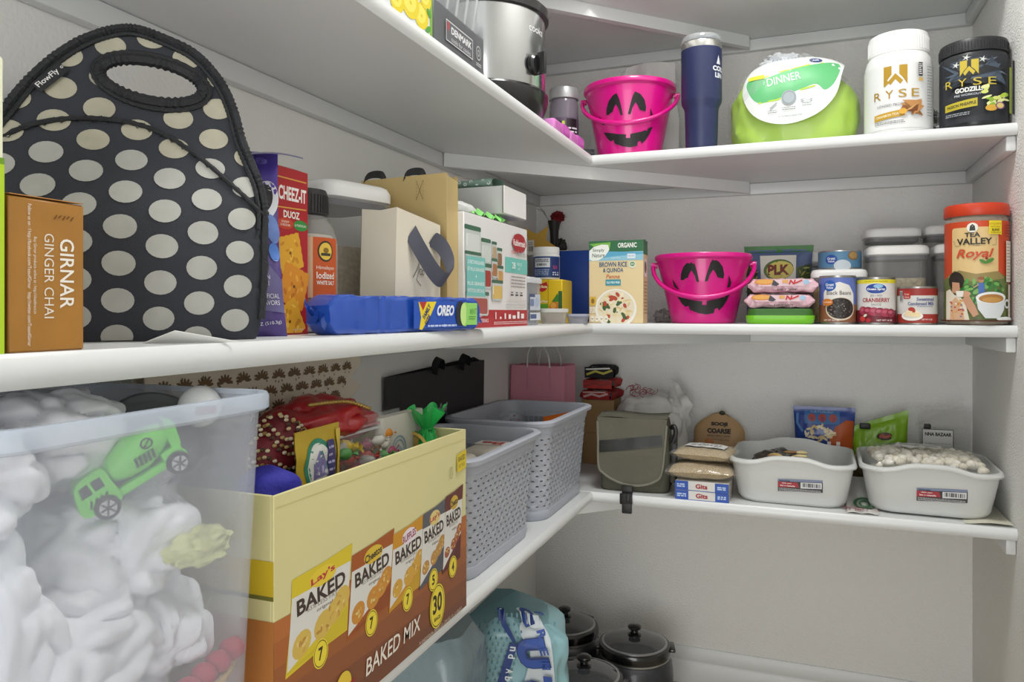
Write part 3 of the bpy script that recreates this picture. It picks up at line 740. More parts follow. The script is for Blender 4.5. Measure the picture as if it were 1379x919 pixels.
# ================================================================ middle shelf, right run
t = thing('pasta_box', 'cream and green organic brown rice pasta box with a plate of penne', 'box', (.334, -.372, ZM), 0)
b = MB(); w_, d_, h_ = .128, .05, .192; b.box(-w_/2, w_/2, -d_/2, d_/2, 0, h_, M('e5cf9f', .4), .001, 1); p = Print(b, flat(-d_/2))
p.rect(-.064, .157, .064, .192, '2e6a44'); p.rect(-.064, .146, .064, .166, '8fc4d8'); p.poly([(-.064, .166), (-.03, .168), (.02, .166), (.064, .164), (.064, .160), (.0, .156), (-.064, .15)], '5aa7c9')
p.poly([(-.063, .150), (-.063, .170), (-.05, .181), (-.03, .186), (-.013, .187), (-.016, .170), (-.026, .156), (-.042, .147), (-.055, .146)], 'f0f3ec'); p.poly([(-.063, .186), (-.012, .189), (-.015, .170), (-.018, .183), (-.034, .184), (-.052, .179)], '7ab648')
p.text('Simply', -.041, .170, .009, '3f5a4a', w=.028, bold=.01); p.text('Nature', -.041, .159, .009, '3f5a4a', w=.03, bold=.01)
p.text('ORGANIC', .027, .181, .0115, 'f2f4ee', w=.044, bold=.03); p.rect(.027, .150, .046, .161, 'dfeaf2'); p.text('NON GMO', .036, .156, .003, '3a6fa8', w=.015); p.text('NON GMO', .0, .152, .0028, 'eef5f8', w=.022)
p.text('BROWN RICE', -.006, .137, .0115, '2f5f86', w=.066, bold=.02); p.text('& QUINOA', -.006, .123, .0115, '2f5f86', w=.048, bold=.02); p.text('Penne', -.006, .109, .0095, 'c5652c', w=.032, bold=.01, shear=.2)
p.ell(.039, .136, .008, .008, 'dfe9d8'); p.ell(.039, .137, .006, .005, '4f8a4c'); p.text('USDA', .039, .137, .004, 'f2f4ee', w=.010, bold=.02)
p.rect(-.024, .088, .012, .102, '3f97a6'); p.text('GLUTEN FREE', -.006, .095, .005, 'f0f6f5', w=.031, bold=.02)
p.ell(.0, .034, .049, .046, 'f3efe6', 40); p.ell(.0, .036, .044, .041, 'e7ddc4', 40); r = random.Random(2)
for i in range(70):
    a, k = r.uniform(0, 2*PI), r.uniform(0, 1)**.5; x, y = .038*k*math.cos(a), .036+.035*k*math.sin(a)
    if y < .003: continue
    c = r.choice(('e6d3a0', 'efe0b4', 'dcc48a', 'e9d9a6', 'b8472c', '3f5c2c', 'f2e6c4')); p.ell(x, y, .0065, .0021 if c[0] in 'de' else .004, c, 9, rot=r.uniform(0, PI))
p.rect(-.062, .042, -.047, .062, 'd9b23f'); p.ell(-.0545, .052, .004, .006, '8a6a20'); p.lines(-.062, -.046, .024, .038, 3, .003, 'f3efe2', seed=4)
for i in range(4): p.rr(-.060+.011*i, .004, -.051+.011*i, .018, .003, 'efe9da'); p.rect(-.058+.011*i, .009, -.053+.011*i, .011, '9a8a66')
p = Print(b, sideR(w_/2)); p.rect(-.025, .16, .025, .192, '2e6a44'); p.rr(-.016, .108, .016, .15, .01, 'eef0ea'); p.ell(0, .13, .011, .014, '5d6e5a'); p.lines(-.018, .018, .02, .10, 10, .0024, 'a5885a')
b.build('carton', t)
b = MB(); b.sheet([(-.063, 0), (.063, 0), (.063, .046), (-.063, .046)], lambda u, v, d: (u, -.0235+v, .1926+.0035*math.sin(v*30)+d), .0005, '37795a'); b.build('top_flap', t)

b = MB(); b.blob((0, 0, .014), (.026, .035, .022), M('a9a6a0', .2, alpha=.55), .25, 3, flat=0, ridge=.25, seed=3); tag(b.build('plastic_wrap', None, (.412, -.215, ZM), 0), 'crumpled clear plastic wrap between the pasta box and the pink pail', 'plastic wrap')

# snack bag, noodle packs, green tray
t = thing('snack_bag', 'green topped snack bag with a yellow oval emblem standing behind the pink noodle packs', 'snack bag', (.683, -.135, ZM), .04)
b = MB(); fr = pouch(b, .152, .190, .045, M('55668f', .35), wr=.003, seed=2, crimp=.014, top_flare=1.06); p = Print(b, fr, seg=.012, d0=.0005)
p.rect(-.077, .174, .077, .1905, '3f7d3a'); p.poly([(-.074, .145), (-.05, .13), (-.05, .06), (-.074, .06)], '3c4a30'); p.poly([(.074, .145), (.042, .135), (.042, .06), (.074, .06)], '4d5c36'); r = random.Random(8)
for i in range(60):
    x = r.choice((r.uniform(-.072, -.048), r.uniform(.044, .070))); p.ell(x, r.uniform(.066, .140), r.uniform(.004, .009), .002, r.choice(('8a8a45', 'a8a55a', '33422a', '5f7036')), 8, rot=r.uniform(0, PI))
p.rect(-.042, .05, .040, .166, 'e2e0d6'); p.ell(.000, .130, .035, .026, '6d3a22', rot=.15); p.ell(.000, .1305, .034, .0245, '4f7a3a', rot=.15); p.ell(.003, .129, .031, .0225, 'e0cf6a', rot=.12)
p.text('PLK', .0, .130, .026, '7d2f22', w=.050, bold=.05); p.text('Premium Quality', .0, .094, .005, '333333', w=.05); b.build('bag_body', t)
for k, (x, z, rz) in enumerate(((.690, .0345, .02), (.699, .068, -.02))):
    t = thing('noodle_pack', ('upper pink noodle pack of the two stacked on the green lidded tray', 'lower pink noodle pack lying directly on the green lidded tray')[1-k], 'noodle pack', (x, -.335, ZM+z), rz, 'pink noodle packs')
    b = MB(); pk = M('dcb0bd', .3, coat=.3)
    def npk(u, v, s=k):
        x = (u-.5)*.144; a = v*2*PI; e = max(0, (abs(2*u-1)-.86)/.14); kk = 1-.8*e**.8
        y = math.copysign(abs(math.cos(a))**.4, math.cos(a))*.052; z = math.copysign(abs(math.sin(a))**.5, math.sin(a))*.0155*kk
        n_ = noise.noise(Vector((u*10+s*7, math.cos(a)*2, math.sin(a)*2)))*.003
        return (x, y+n_, max(0, .0158+z+n_))
    b.grid(npk, 50, 32, pk); p = Print(b, lambda u, v, d: (u, -.0545-d, .0165+v), seg=.01)
    p.rr(-.050, -.002, .054, .012, .003, 'e6c6cf'); p.ell(-.036, .007, .022, .0065, 'd88a3c'); p.ell(-.036, .0075, .018, .0045, 'e8a94e'); p.poly([(-.018, .012), (-.006, .002), (-.012, -.002), (-.022, .0)], '3a3a44'); p.rect(.0, .004, .012, .011, 'e0a860')
    p.text('N', .020, .006, .010, 'c5282c', w=.012, bold=.05, shear=.3); p.line([(.024, .003), (.040, .010)], .003, 'c5282c'); p.ell(.048, .006, .006, .005, '9fc3e0'); p.text('NET WT', .010, -.010, .0035, '3a3a3c', w=.04, bold=.02)
    b.build('wrapper', t)
t = thing('lidded_tray', 'lime green food tray with a dark green lid below the noodle packs', 'container', (.691, -.335, ZM), .03)
b = MB(); b.loft([[(x, y, z) for x, y in rrect(.142*k, .12*k, .02)] for z, k in ((0, .93), (.003, .97), (.013, 1.0), (.019, 1.0))], M('76c425', .35)); b.build('tray', t)
b = MB(); b.loft([[(x, y, z) for x, y in rrect(.136*k, .115*k, .02)] for z, k in ((.0192, 1), (.030, .985), (.0335, .96))], M('3c6f2a', .3, alpha=.93)); b.build('lid', t)

# cans
def can(x, y, r, h, z, label, name='food_can', tin='a9a9a6'):
    rz = math.atan2(.736-x, y+2.109)
    t = thing(name, label, 'can', (x, y, z), rz)
    b = MB(); m = M(tin, .3, metal=.8)
    b.lathe([(0, .0025), (r*.9, .0025), (r*.93, 0), (r*1.012, .001), (r*1.012, .003), (r, .004), (r, h-.004), (r*1.012, h-.003), (r*1.012, h-.0005), (r*.96, h), (r*.93, h-.004), (0, h-.004)], m, 56); b.build('tin', t)
    b = MB(); return t, b, Print(b, cyl(r+.0003), seg=.0065, d0=.0002, step=.00012)
t, b, p = can(.809, -.346, .0362, .104, ZM, 'blue labelled can of black beans')
p.rect(-.09, .005, .09, .099, '5f74bd'); p.rect(-.09, .005, .09, .042, '8d5a3f'); p.poly([(-.031, .04), (-.030, .068), (-.018, .084), (.004, .090), (.024, .083), (.036, .064), (.036, .04)], 'e6e4df'); p.ell(-.016, .082, .013, .0115, '2b5cb0'); p.text('Great', -.016, .0845, .006, 'f0f3f8', w=.018, bold=.02); p.text('Value', -.016, .078, .005, 'f0f3f8', w=.015, bold=.02)
p.text('Black Beans', .003, .067, .0085, '3c2f2c', w=.050); p.ell(.006, .033, .0305, .0245, 'd9cbb4', 32); p.ell(.006, .034, .028, .0222, '2a2423', 32); r = random.Random(4)
for i in range(90):
    a, k = r.uniform(0, 2*PI), r.uniform(0, 1)**.5; p.ell(.006+.026*k*math.cos(a), .034+.0205*k*math.sin(a), .0019, .0013, r.choice(('4a4140', '191615', '5b504c', '8b807a')), 7, rot=r.uniform(0, 3))
p.ell(-.020, .047, .0115, .0075, 'd07a2c'); p.text('LOW SODIUM', -.020, .047, .003, 'f4e4cf', w=.016, bold=.02); p.text('NET WT 15.5 OZ', -.012, .009, .0032, 'efe6dc', w=.03, bold=.02); b.build('label', t)
t, b, p = can(.884, -.347, .0364, .099, ZM, 'white can of jellied cranberry sauce with a yellow top stripe')
p.rect(-.09, .005, .09, .094, 'dcdad6'); p.rect(-.09, .086, .09, .094, 'e7d936'); p.text('NO ARTIFICIAL FLAVORS', 0, .090, .0028, '6b6b28', w=.045); p.ell(0, .075, .0215, .0115, 'e8e9ec'); p.ell(0, .075, .020, .0103, '27489b'); p.ell(.004, .080, .009, .004, '8fc0e2'); p.text('Ocean Spray', 0, .0735, .0062, 'f1f2f5', w=.035, bold=.03)
p.text('JELLIED', 0, .060, .0045, '6d6a6c', w=.022); p.text('CRANBERRY', 0, .0512, .0088, 'a02230', w=.054, bold=.02); p.text('SAUCE', 0, .042, .0042, '6d6a6c', w=.018)
p.rect(-.09, .005, .09, .030, '6e1f2c')
for i in range(6): p.ell(-.026+.011*i, .029-.001*i, .010, .009, ('a83a52', '8c2a41')[i % 2]); p.ell(-.028+.011*i, .031-.001*i, .005, .0035, 'bf5a6e')
p.ell(-.026, .012, .006, .006, 'c33a3a'); p.ell(-.014, .009, .005, .005, 'a92a34'); p.ell(-.020, .019, .004, .0025, 'd8dcc0', rot=.6); p.text('NET WT 14 OZ', .016, .009, .0034, 'ecdedf', w=.03, bold=.02); b.build('label', t)
t, b, p = can(.961, -.349, .037, .0785, ZM, 'short red and white can of condensed milk')
p.rect(-.09, .004, .09, .0745, 'd6d4d0'); p.rect(-.09, .060, .09, .0745, '9a2f2b'); p.rect(-.09, .004, .09, .022, 'a5362f'); p.rr(-.027, .053, -.012, .069, .003, 'c0392f'); p.rr(-.026, .054, -.013, .068, .003, 'b02a26'); p.text('Great', -.0195, .063, .004, 'f1e6e2', w=.010); p.text('Value', -.0195, .057, .004, 'f1e6e2', w=.010)
p.text('Sweetened', .016, .0525, .0072, '4b558f', w=.034, bold=.02); p.text('Condensed Milk', .008, .0435, .0072, '4b558f', w=.050, bold=.02); p.lines(.0, .03, .036, .039, 1, .0016, '8d93b0'); p.rect(-.036, .048, -.028, .070, 'b8b8b8'); p.bars(-.0355, -.0285, .05, .068, '444444', 6)
p.ell(-.010, .018, .0205, .0095, 'eeeae2'); p.ell(-.010, .019, .016, .006, 'd9d2c6'); p.poly([(-.022, .019), (.004, .0155), (.006, .025), (-.010, .034), (-.021, .027)], 'ead6a8'); p.poly([(-.021, .027), (.006, .025), (-.010, .034)], 'f0e3c2'); p.ell(-.010, .032, .006, .004, 'b3372a'); p.ell(-.006, .029, .003, .004, 'b3372a'); p.text('NET WT 14 OZ', .018, .011, .003, 'f0e2de', w=.02, bold=.02); b.build('label', t)

# airtight containers at the back
airtight(.112, .105, .122, (.815, -.232, ZM), 0, 'low airtight container of chickpeas behind the can of black beans', food='c9ac62', fh=.085, lid_h=.020)
airtight(.118, .105, .172, (.932, -.232, ZM), .05, 'airtight container of pale oats behind the cranberry sauce can', food='b9ab88', fh=.10, lid_h=.021)
airtight(.114, .10, .222, (.935, -.115, ZM), .04, 'tall airtight container standing behind the container of oats', food='8d8472', fh=.05, lid_h=.022)
airtight(.106, .10, .172, (1.060, -.236, ZM), .0, 'airtight container half hidden behind the left side of the tea jar', food='6e6658', fh=.07, lid_h=.021)
airtight(.108, .10, .224, (1.058, -.118, ZM), .02, 'tallest airtight container in the right back corner behind the tea jar', food='6e6658', fh=.05, lid_h=.022)
airtight(.066, .066, .175, (.776, -.058, ZM), 0, 'narrow airtight container behind the green topped snack bag', food='8d8472', fh=.06, lid_h=.024)
t, b, p = can(.818, -.232, .0455, .043, ZM+.1225, 'squat pale blue can standing on the container of chickpeas', tin='b9bbb9')
p.rect(-.11, .004, .11, .0395, '5d8db2'); p.ell(-.018, .022, .0135, .011, '2a54a3'); p.text('Great', -.018, .0245, .006, 'eef2f8', w=.018, bold=.02); p.text('Value', -.018, .018, .005, 'eef2f8', w=.015, bold=.02); p.ell(.006, .008, .018, .013, 'cfdbe2'); p.ell(.030, .030, .013, .010, '8d6f45'); p.ell(.030, .031, .010, .0075, 'b3925e'); b.build('label', t)

# tea jar
t = thing('tea_jar', 'large clear tea jar with an orange lid and label', 'jar', (1.0655, -.357, ZM), math.atan2(.736-1.0655, -.357+2.109))
r_ = .0555; b = MB(); b.lathe([(r_*.9, 0), (r_*.98, .003), (r_, .008), (r_, .205), (r_*.985, .211), (r_*.95, .214), (r_*.95, .217)], M('c9b9a6', .1, alpha=.45, spec=.7), 64); b.build('body', t)
b = MB(); b.lathe([(0, .218), (r_*.97, .218), (r_*1.005, .2165), (r_*1.03, .2185), (r_*1.03, .234), (r_*1.0, .2395), (r_*.95, .241), (0, .241)], M('cf3f1d', .38), 64); b.build('lid', t)
b = MB(); b.lathe([(0, .004), (r_*.93, .005), (r_*.93, .15), (0, .155)], M('3a2a20', .95, bump=1, bscale=300), 40); b.build('tea', t)
b = MB(); p = Print(b, cyl(r_+.0004), seg=.0085, step=.00012)
p.rect(-.078, .010, .085, .205, 'cf4a24'); p.rr(-.045, .010, .040, .193, .005, 'e2c389'); p.poly([(-.078, .010), (.070, .010), (.070, .09), (.04, .104), (.0, .1), (-.04, .108), (-.06, .096), (-.078, .09)], '6d7a44')
p.poly([(-.06, .096), (-.03, .109), (.0, .101), (.04, .106), (.055, .092), (.0, .085)], '9a8a56'); r = random.Random(6)
for i in range(60): p.ell(r.uniform(-.03, .05), r.uniform(.045, .09), r.uniform(.003, .009), r.uniform(.002, .005), r.choice(('3f8a45', '2f6f38', '5aa552', '7db55f')), 9, rot=r.uniform(0, 3))
p.ell(-.006, .192, .0095, .0095, 'f0ece2'); p.poly([(-.011, .186), (-.001, .186), (-.002, .195), (-.006, .199), (-.010, .195)], '3a3a38')
p.text('TEA', -.006, .178, .0092, '2e3130', w=.026, bold=.03); p.text('VALLEY', -.003, .165, .0125, '2e3130', w=.060, bold=.03)
p.line([(-.040, .168), (-.036, .157), (.0, .1565), (.034, .157), (.034, .170)], .0007, '5a5040'); p.text('Royal', -.003, .139, .022, 'c24024', w=.058, bold=.02, shear=.35); p.text('Royal', -.003, .139, .021, 'd4512f', w=.056, bold=.0, shear=.35)
p.ell(.022, .126, .009, .0035, '4f8a3c', rot=.5); p.ell(.011, .125, .007, .003, '4f8a3c', rot=-.6); p.ell(.017, .131, .0025, .0025, '8e2f26')
p.poly([(.021, .2045), (.045, .2045), (.045, .176), (.040, .178), (.021, .178)], 'ecd92a'); p.text('EXQUISITE', .033, .198, .0042, 'b0642a', w=.021); p.text('NATURAL', .033, .1925, .003, 'b0642a', w=.018); p.text('BLEND', .033, .1865, .0046, '5a4a1c', w=.014, bold=.03); p.lines(.024, .043, .180, .183, 1, .0015, 'a08a2a')
p.rect(.056, .085, .073, .165, 'e6ded2'); p.lines(.058, .071, .088, .162, 12, .0018, '9a9088'); p.rect(.062, .012, .07, .08, 'ddd2c6'); p.lines(.054, .072, .172, .198, 5, .0018, '7d2a1c', seed=4)
# the drinker, the picker and the cup printed on the label
p.ell(.008, .088, .0045, .005, 'b98a62'); p.ell(.008, .092, .0055, .003, '9a5a3a'); p.poly([(.003, .083), (.013, .083), (.014, .060), (.004, .058)], '4a6fb5'); p.line([(.004, .08), (-.004, .074)], .002, 'c09a78')
p.ell(-.034, .088, .015, .018, '2f2724'); p.poly([(-.041, .086), (-.027, .084), (-.026, .070), (-.032, .062), (-.041, .066)], 'c89676'); p.line([(-.042, .081), (-.025, .079)], .0032, '1d1a1a')
p.poly([(-.056, .010), (-.056, .068), (-.046, .072), (-.036, .060), (-.026, .058), (-.016, .040), (-.010, .010)], 'e6dcc8'); p.poly([(-.046, .010), (-.044, .045), (-.034, .056), (-.022, .042), (-.018, .010)], 'd9b08e')
for i in range(26): p.ell(r.uniform(-.044, -.020), r.uniform(.012, .050), .0022, .0016, r.choice(('c2502e', 'e0a54e', 'f0e2cc', '8e7aa0')), 7)
p.poly([(-.022, .052), (-.012, .062), (-.002, .040), (.004, .022), (-.004, .016), (-.014, .034)], 'c89676'); p.ell(-.018, .062, .010, .006, 'cf9f7e'); p.poly([(-.033, .068), (-.019, .068), (-.021, .056), (-.031, .056)], 'ece9e2')
p.poly([(.0, .054), (.050, .054), (.047, .030), (.038, .014), (.014, .014), (.003, .032)], 'dde2e4'); p.ell(.025, .054, .0255, .0115, 'eef0ef', 30); p.ell(.025, .0525, .021, .0085, 'b57f3e', 30); p.ell(.025, .050, .016, .005, 'cc9a55'); p.ell(.054, .042, .006, .009, 'dde2e4', hole=.6); p.ell(.05, .013, .018, .004, 'e9ecec'); p.rect(-.078, .008, .085, .0105, '5a2a18')
b.build('label', t)

# ================================================================ upper shelf, right run
t = thing('tumbler', 'tall navy insulated tumbler with a clear lid', 'tumbler', (.522, -.345, ZU), math.atan2(.736-.522, -.345+2.109))
nv = M('272f57', .42, bump=.05, bscale=900); b = MB(); b.lathe([(0, 0), (.034, 0), (.0352, .003), (.0375, .092), (.0385, .100), (.0445, .112), (.0455, .118), (.0455, .232)], nv, 64)
p = Print(b, cyl(.0456), seg=.006); p.text('COLL', .046, .182, .0115, 'dfe2ea', w=.040, bold=.05); p.text('LIN', .0435, .167, .0115, 'dfe2ea', w=.023, bold=.05); p.poly([(.036, .192), (.049, .192), (.0425, .213)], 'dfe2ea'); p.text('C', -.066, .178, .0115, 'dfe2ea', w=.009, bold=.05); b.build('body', t)
b = MB(); b.lathe([(.0454, .2322), (.0454, .245), (.0448, .247), (.0435, .245)], M('c9c8c4', .25, metal=.9), 64); b.build('steel_rim', t)
b = MB(); b.lathe([(0, .2475), (.0445, .2475), (.046, .249), (.046, .254), (.043, .262), (.038, .264), (.036, .260), (0, .260)], M('c6cbcd', .08, alpha=.42, spec=.8), 56); b.build('lid', t)
b = MB(); b.box(-.006, .034, -.010, .010, .2605, .266, M('34406c', .2, alpha=.7), .002); b.build('slide_closure', t)

t = thing('paper_plate_pack', 'lime green dinner plates in clear film with a white and green DINNER label', 'plate pack', (.722, -.265, ZU), .03)
b = MB(); lm = M('aed61a', .4)
def plate(u, v, d=0):
    a = u*2*PI; bb = PI*(v-.5); c_, s_ = math.cos(bb), math.sin(bb)
    x = math.copysign(abs(math.cos(a))**.75, math.cos(a))*c_**.6*.135; y = math.sin(a)*c_**.6*.085; z = math.copysign(abs(s_)**.85, s_)*(.112 if s_ > 0 else .125)
    q = Vector((x*14, y*14, z*14)); n_ = .007*noise.noise(q)+.005*(1-abs(noise.noise(q*1.9))*2)
    k = 1+n_/.1+d/.1; tz = max(0, z/.125); x = x*(1-.30*tz**1.5)-.016*tz
    return (x*k, y*k+.0-.02*(-z)*.5, max(0, .085+z*k))
b.grid(plate, 64, 40, lm, True)
b.build('plates', t)
def pf(u, v, d):
    """front of the pack: solve the surface depth at (u, v)"""
    best = None
    x = min(.132, max(-.132, u))/.138; z = (v-.085)/.128
    if z < -.62: z = -.62
    k = max(0, 1-min(1, abs(x))**2.6-min(1, abs(z))**2.8)
    return (u, -.096*k**.42-.004-d+.012*z-.006*noise.noise(Vector((u*18, v*18, 4))), v)
b = MB(); p = Print(b, lambda u, v, d: pf(u*1.06-.006, (v-.115)*1.12+.127, d), seg=.012, d0=.003, step=.0003)
lab = smooth([(-.100, .112, 0), (-.082, .070, 0), (-.045, .046, 0), (.0, .042, 0), (.045, .056, 0), (.08, .090, 0), (.094, .135, 0), (.100, .172, 0), (.06, .192, 0), (.02, .197, 0), (-.03, .196, 0), (-.065, .185, 0), (-.092, .150, 0)], 5, True)
p.poly([(x, y) for x, y, _ in lab], 'e3e5e4')
p.poly([(x, y) for x, y, _ in smooth([(-.090, .120, 0), (-.070, .090, 0), (-.030, .093, 0), (.02, .110, 0), (.045, .116, 0), (.062, .103, 0), (.082, .122, 0), (.090, .162, 0), (.03, .158, 0), (-.02, .148, 0), (-.06, .138, 0), (-.088, .140, 0)], 4, True)], '62b877')
p.line([(-.085, .142), (-.06, .141), (-.02, .150), (.03, .159), (.06, .163)], .003, 'c3dd3a'); p.line([(-.068, .088), (-.03, .091), (.02, .108), (.043, .113)], .003, 'b9d93a')
p.text('DINNER', -.018, .133, .017, 'eaf4ec', w=.066, bold=.0, rot=.14); p.ell(.045, .170, .013, .0055, '3d4a7a', rot=-.1); p.text('AIR', .045, .170, .005, 'dfe4f0', w=.014, bold=.02)
p.rr(-.088, .139, -.056, .148, .002, 'd7dc3c'); p.ell(-.008, .093, .0145, .0145, 'aab3b8', 28); p.ell(-.008, .093, .013, .013, '8f9aa2', 28, hole=.85); p.line([(-.045, .074), (-.031, .085)], .003, 'a6adb2'); p.ell(.026, .086, .012, .003, 'a6adb2', hole=.6)
for x, y, w__ in ((-.040, .068, .018), (-.008, .072, .026), (.026, .077, .018)): p.lines(x-w__/2, x+w__/2, y-.004, y+.003, 2, .0014, '7d858a')
p.text('10 1/4 INCH (26.0 CM)', -.006, .0555, .004, '5f686e', w=.045); b.build('label', t)
b = MB()
def film(u, v):
    x, y, z = plate(u, v, .004); q = Vector((u*9, v*9, 2)); top = max(0, (v-.72)/.28)
    return (x*(1-.25*top)+.006*noise.noise(q*2), y*1.04, z*1.02+.012*top+.010*top*noise.noise(q*3))
b.grid(film, 64, 40, M('dfe4e6', .06, alpha=.13, spec=.9), True); b.build('clear_film', t)
b = MB(); b.blob((-.028, -.012, .208), (.050, .022, .022), M('d9dde0', .2, alpha=.85), .3, 3, ridge=.25, seed=6); p = Print(b, lambda u, v, d: (u, -.036-d+.3*abs(v-.2), v), d0=.0); 
for i in range(7): p.line([(-.052+.008*i, .196+.003*(i % 3)), (-.046+.008*i, .210-.002*(i % 2)), (-.042+.008*i, .203)], .0018, '44508f')
b.build('gathered_top', t)

t = thing('protein_jar', 'white protein powder jar with gold lettering', 'jar', (.927, -.335, ZU), math.atan2(.736-.927, -.335+2.109))
r_ = .0645; b = MB(); b.lathe([(0, 0), (r_*.95, 0), (r_, .005), (r_, .140), (r_*.985, .150), (r_*.93, .163), (r_*.875, .168), (r_*.86, .172)], M('ebebea', .3), 64); b.build('body', t)
b = MB(); b.lathe([(r_*.86, .170), (r_*.885, .171), (r_*.885, .206), (r_*.86, .2125), (r_*.8, .2145), (0, .2145)], M('f0f0ef', .35), 64)
for i in range(60):
    a = 2*PI*i/60; b.tube([(r_*.887*math.cos(a), r_*.887*math.sin(a), z) for z in (.176, .203)], .0007, 'e8e8e7', 4)
b.build('lid', t)
b = MB(); p = Print(b, cyl(r_+.0004), seg=.008); p.rect(-.1, .010, .1, .142, 'e4e5e5'); gd = M('b8922c', .35, metal=.3)
p.poly([(-.027, .098), (-.027, .138), (-.012, .138), (-.012, .120), (-.018, .113)], gd); p.poly([(.017, .098), (.017, .138), (.002, .138), (.002, .120), (.008, .113)], gd); p.poly([(-.019, .106), (-.005, .122), (.009, .106), (.004, .099), (-.005, .110), (-.014, .099)], gd); p.poly([(-.026, .096), (-.016, .105), (-.021, .110), (-.027, .104)], gd)
for i, ch in enumerate('RYSE'): p.text(ch, -.040+.024*i, .080, .0165, gd, w=.015, bold=.0)
p.text('LOADED PROTEIN', -.010, .058, .0052, '6f6f70', w=.058); p.poly([(-.046, .028), (.012, .034), (.012, .047), (-.046, .041)], 'c59a22'); p.text('CINNAMON TOAST', -.018, .0375, .0052, 'f3e8c6', w=.05, rot=.09, bold=.02); p.lines(-.045, .012, .020, .026, 2, .0016, '8a8a8a')
r = random.Random(9)
for i in range(16): p.poly([(.030+r.uniform(-.018, .018)+.009*math.cos(a+i), .048+r.uniform(-.012, .014)+.006*math.sin(a+i)) for a in (.3, 1.9, 3.5, 5.1)], r.choice(('9a6232', 'c08a50', '7a4420', 'd0a264')))
p.ell(.008, .042, .007, .006, 'dca73a'); p.rect(.036, .112, .044, .140, '3a3a3c'); p.lines(.0368, .0432, .115, .138, 6, .002, 'd5d5d5'); p.rect(.036, .102, .044, .109, 'c8a557'); p.lines(.054, .066, .03, .135, 18, .002, '9b9b9d'); b.build('label', t)
b = MB(); b.blob((0, 0, .045), (.028, .05, .05), M('bfc0c2', .2, metal=.8), .2, 3, flat=0, ridge=.3, seed=12, nu=36, nv=26); tag(b.build('foil_bag', None, (1.002, -.205, ZU), 0), 'crumpled silver foil bag between the white protein jar and the black tub', 'bag')
t = thing('supplement_tub', 'black supplement tub with gold and yellow lettering at the right end', 'tub', (1.0615, -.352, ZU), math.atan2(.736-1.0615, -.352+2.109))
r_ = .0595; b = MB(); b.lathe([(0, 0), (r_*.96, 0), (r_, .004), (r_, .142), (r_*.97, .147), (r_*.96, .15)], M('26282c', .32), 64); b.build('body', t)
b = MB(); b.lathe([(r_*.98, .1475), (r_*1.02, .1485), (r_*1.02, .168), (r_*.99, .1735), (r_*.93, .175), (0, .1745)], M('1f2023', .4), 64)
for i in range(70):
    a = 2*PI*i/70; b.tube([(r_*1.022*math.cos(a), r_*1.022*math.sin(a), z) for z in (.151, .167)], .0006, '2b2c30', 4)
b.build('lid', t)
b = MB(); p = Print(b, cyl(r_+.0004), seg=.008); p.rect(-.09, .008, .09, .140, '2c2f35'); r = random.Random(10)
for i in range(46): p.poly([(r.uniform(-.055, .06)+.008*math.cos(a), r.uniform(.085, .13)*.0+.108+r.uniform(-.028, .024)+.009*math.sin(a+i)) for a in (.2, 2.2, 4.1)], r.choice(('4d5a6b', '3d4856', '6d7885', '24272d')))
p.rect(-.020, .098, .006, .128, '2c2f35')
p.poly([(-.020, .098), (-.020, .128), (-.009, .128), (-.009, .114), (-.014, .108)], 'c9b33a'); p.poly([(.008, .098), (.008, .128), (-.003, .128), (-.003, .114), (.002, .108)], 'c9b33a'); p.poly([(-.015, .104), (-.006, .116), (.003, .104), (.0, .098), (-.006, .107), (-.012, .098)], 'c9b33a')
for x, y in ((-.026, .122), (.014, .126), (-.010, .133)): p.poly([(x+(.007 if i % 2 == 0 else .002)*math.cos(PI*i/5), y+(.007 if i % 2 == 0 else .002)*math.sin(PI*i/5)) for i in range(10)], 'd8dcd6')
for i, ch in enumerate('RYSE'): p.text(ch, -.038+.022*i, .086-.001*i, .0145, 'cdb63c', w=.0125)
p.text('GODZILLA', -.004, .070, .0095, 'e4e6e2', w=.046, bold=.05); p.text('PRE WORKOUT', -.008, .060, .0042, 'b9bec4', w=.04, bold=.02); p.poly([(-.044, .032), (.006, .036), (.006, .052), (-.044, .046)], 'c0b02e'); p.text('PASSION PINEAPPLE', -.018, .0415, .0062, '3a3a22', w=.044, rot=.09, bold=.03)
for i in range(22): a = r.uniform(-.4, 1.4); x, y = .032+r.uniform(-.016, .020), .046+r.uniform(-.012, .026); p.ell(x, y, r.uniform(.003, .009), r.uniform(.002, .004), r.choice(('b9cf45', 'd8e07a', '8fb33a', 'e6e8a8')), 9, rot=a)
p.ell(.026, .030, .009, .006, 'd9a83f'); p.ell(.040, .034, .008, .007, '8a5a86'); p.ell(.040, .034, .006, .005, 'e0c77a'); p.lines(-.042, -.005, .02, .027, 2, .0018, '9aa0a6'); p.rect(.058, .02, .064, .11, '8a9a30'); p.rect(.066, .02, .078, .125, '1c1d20'); b.build('label', t)

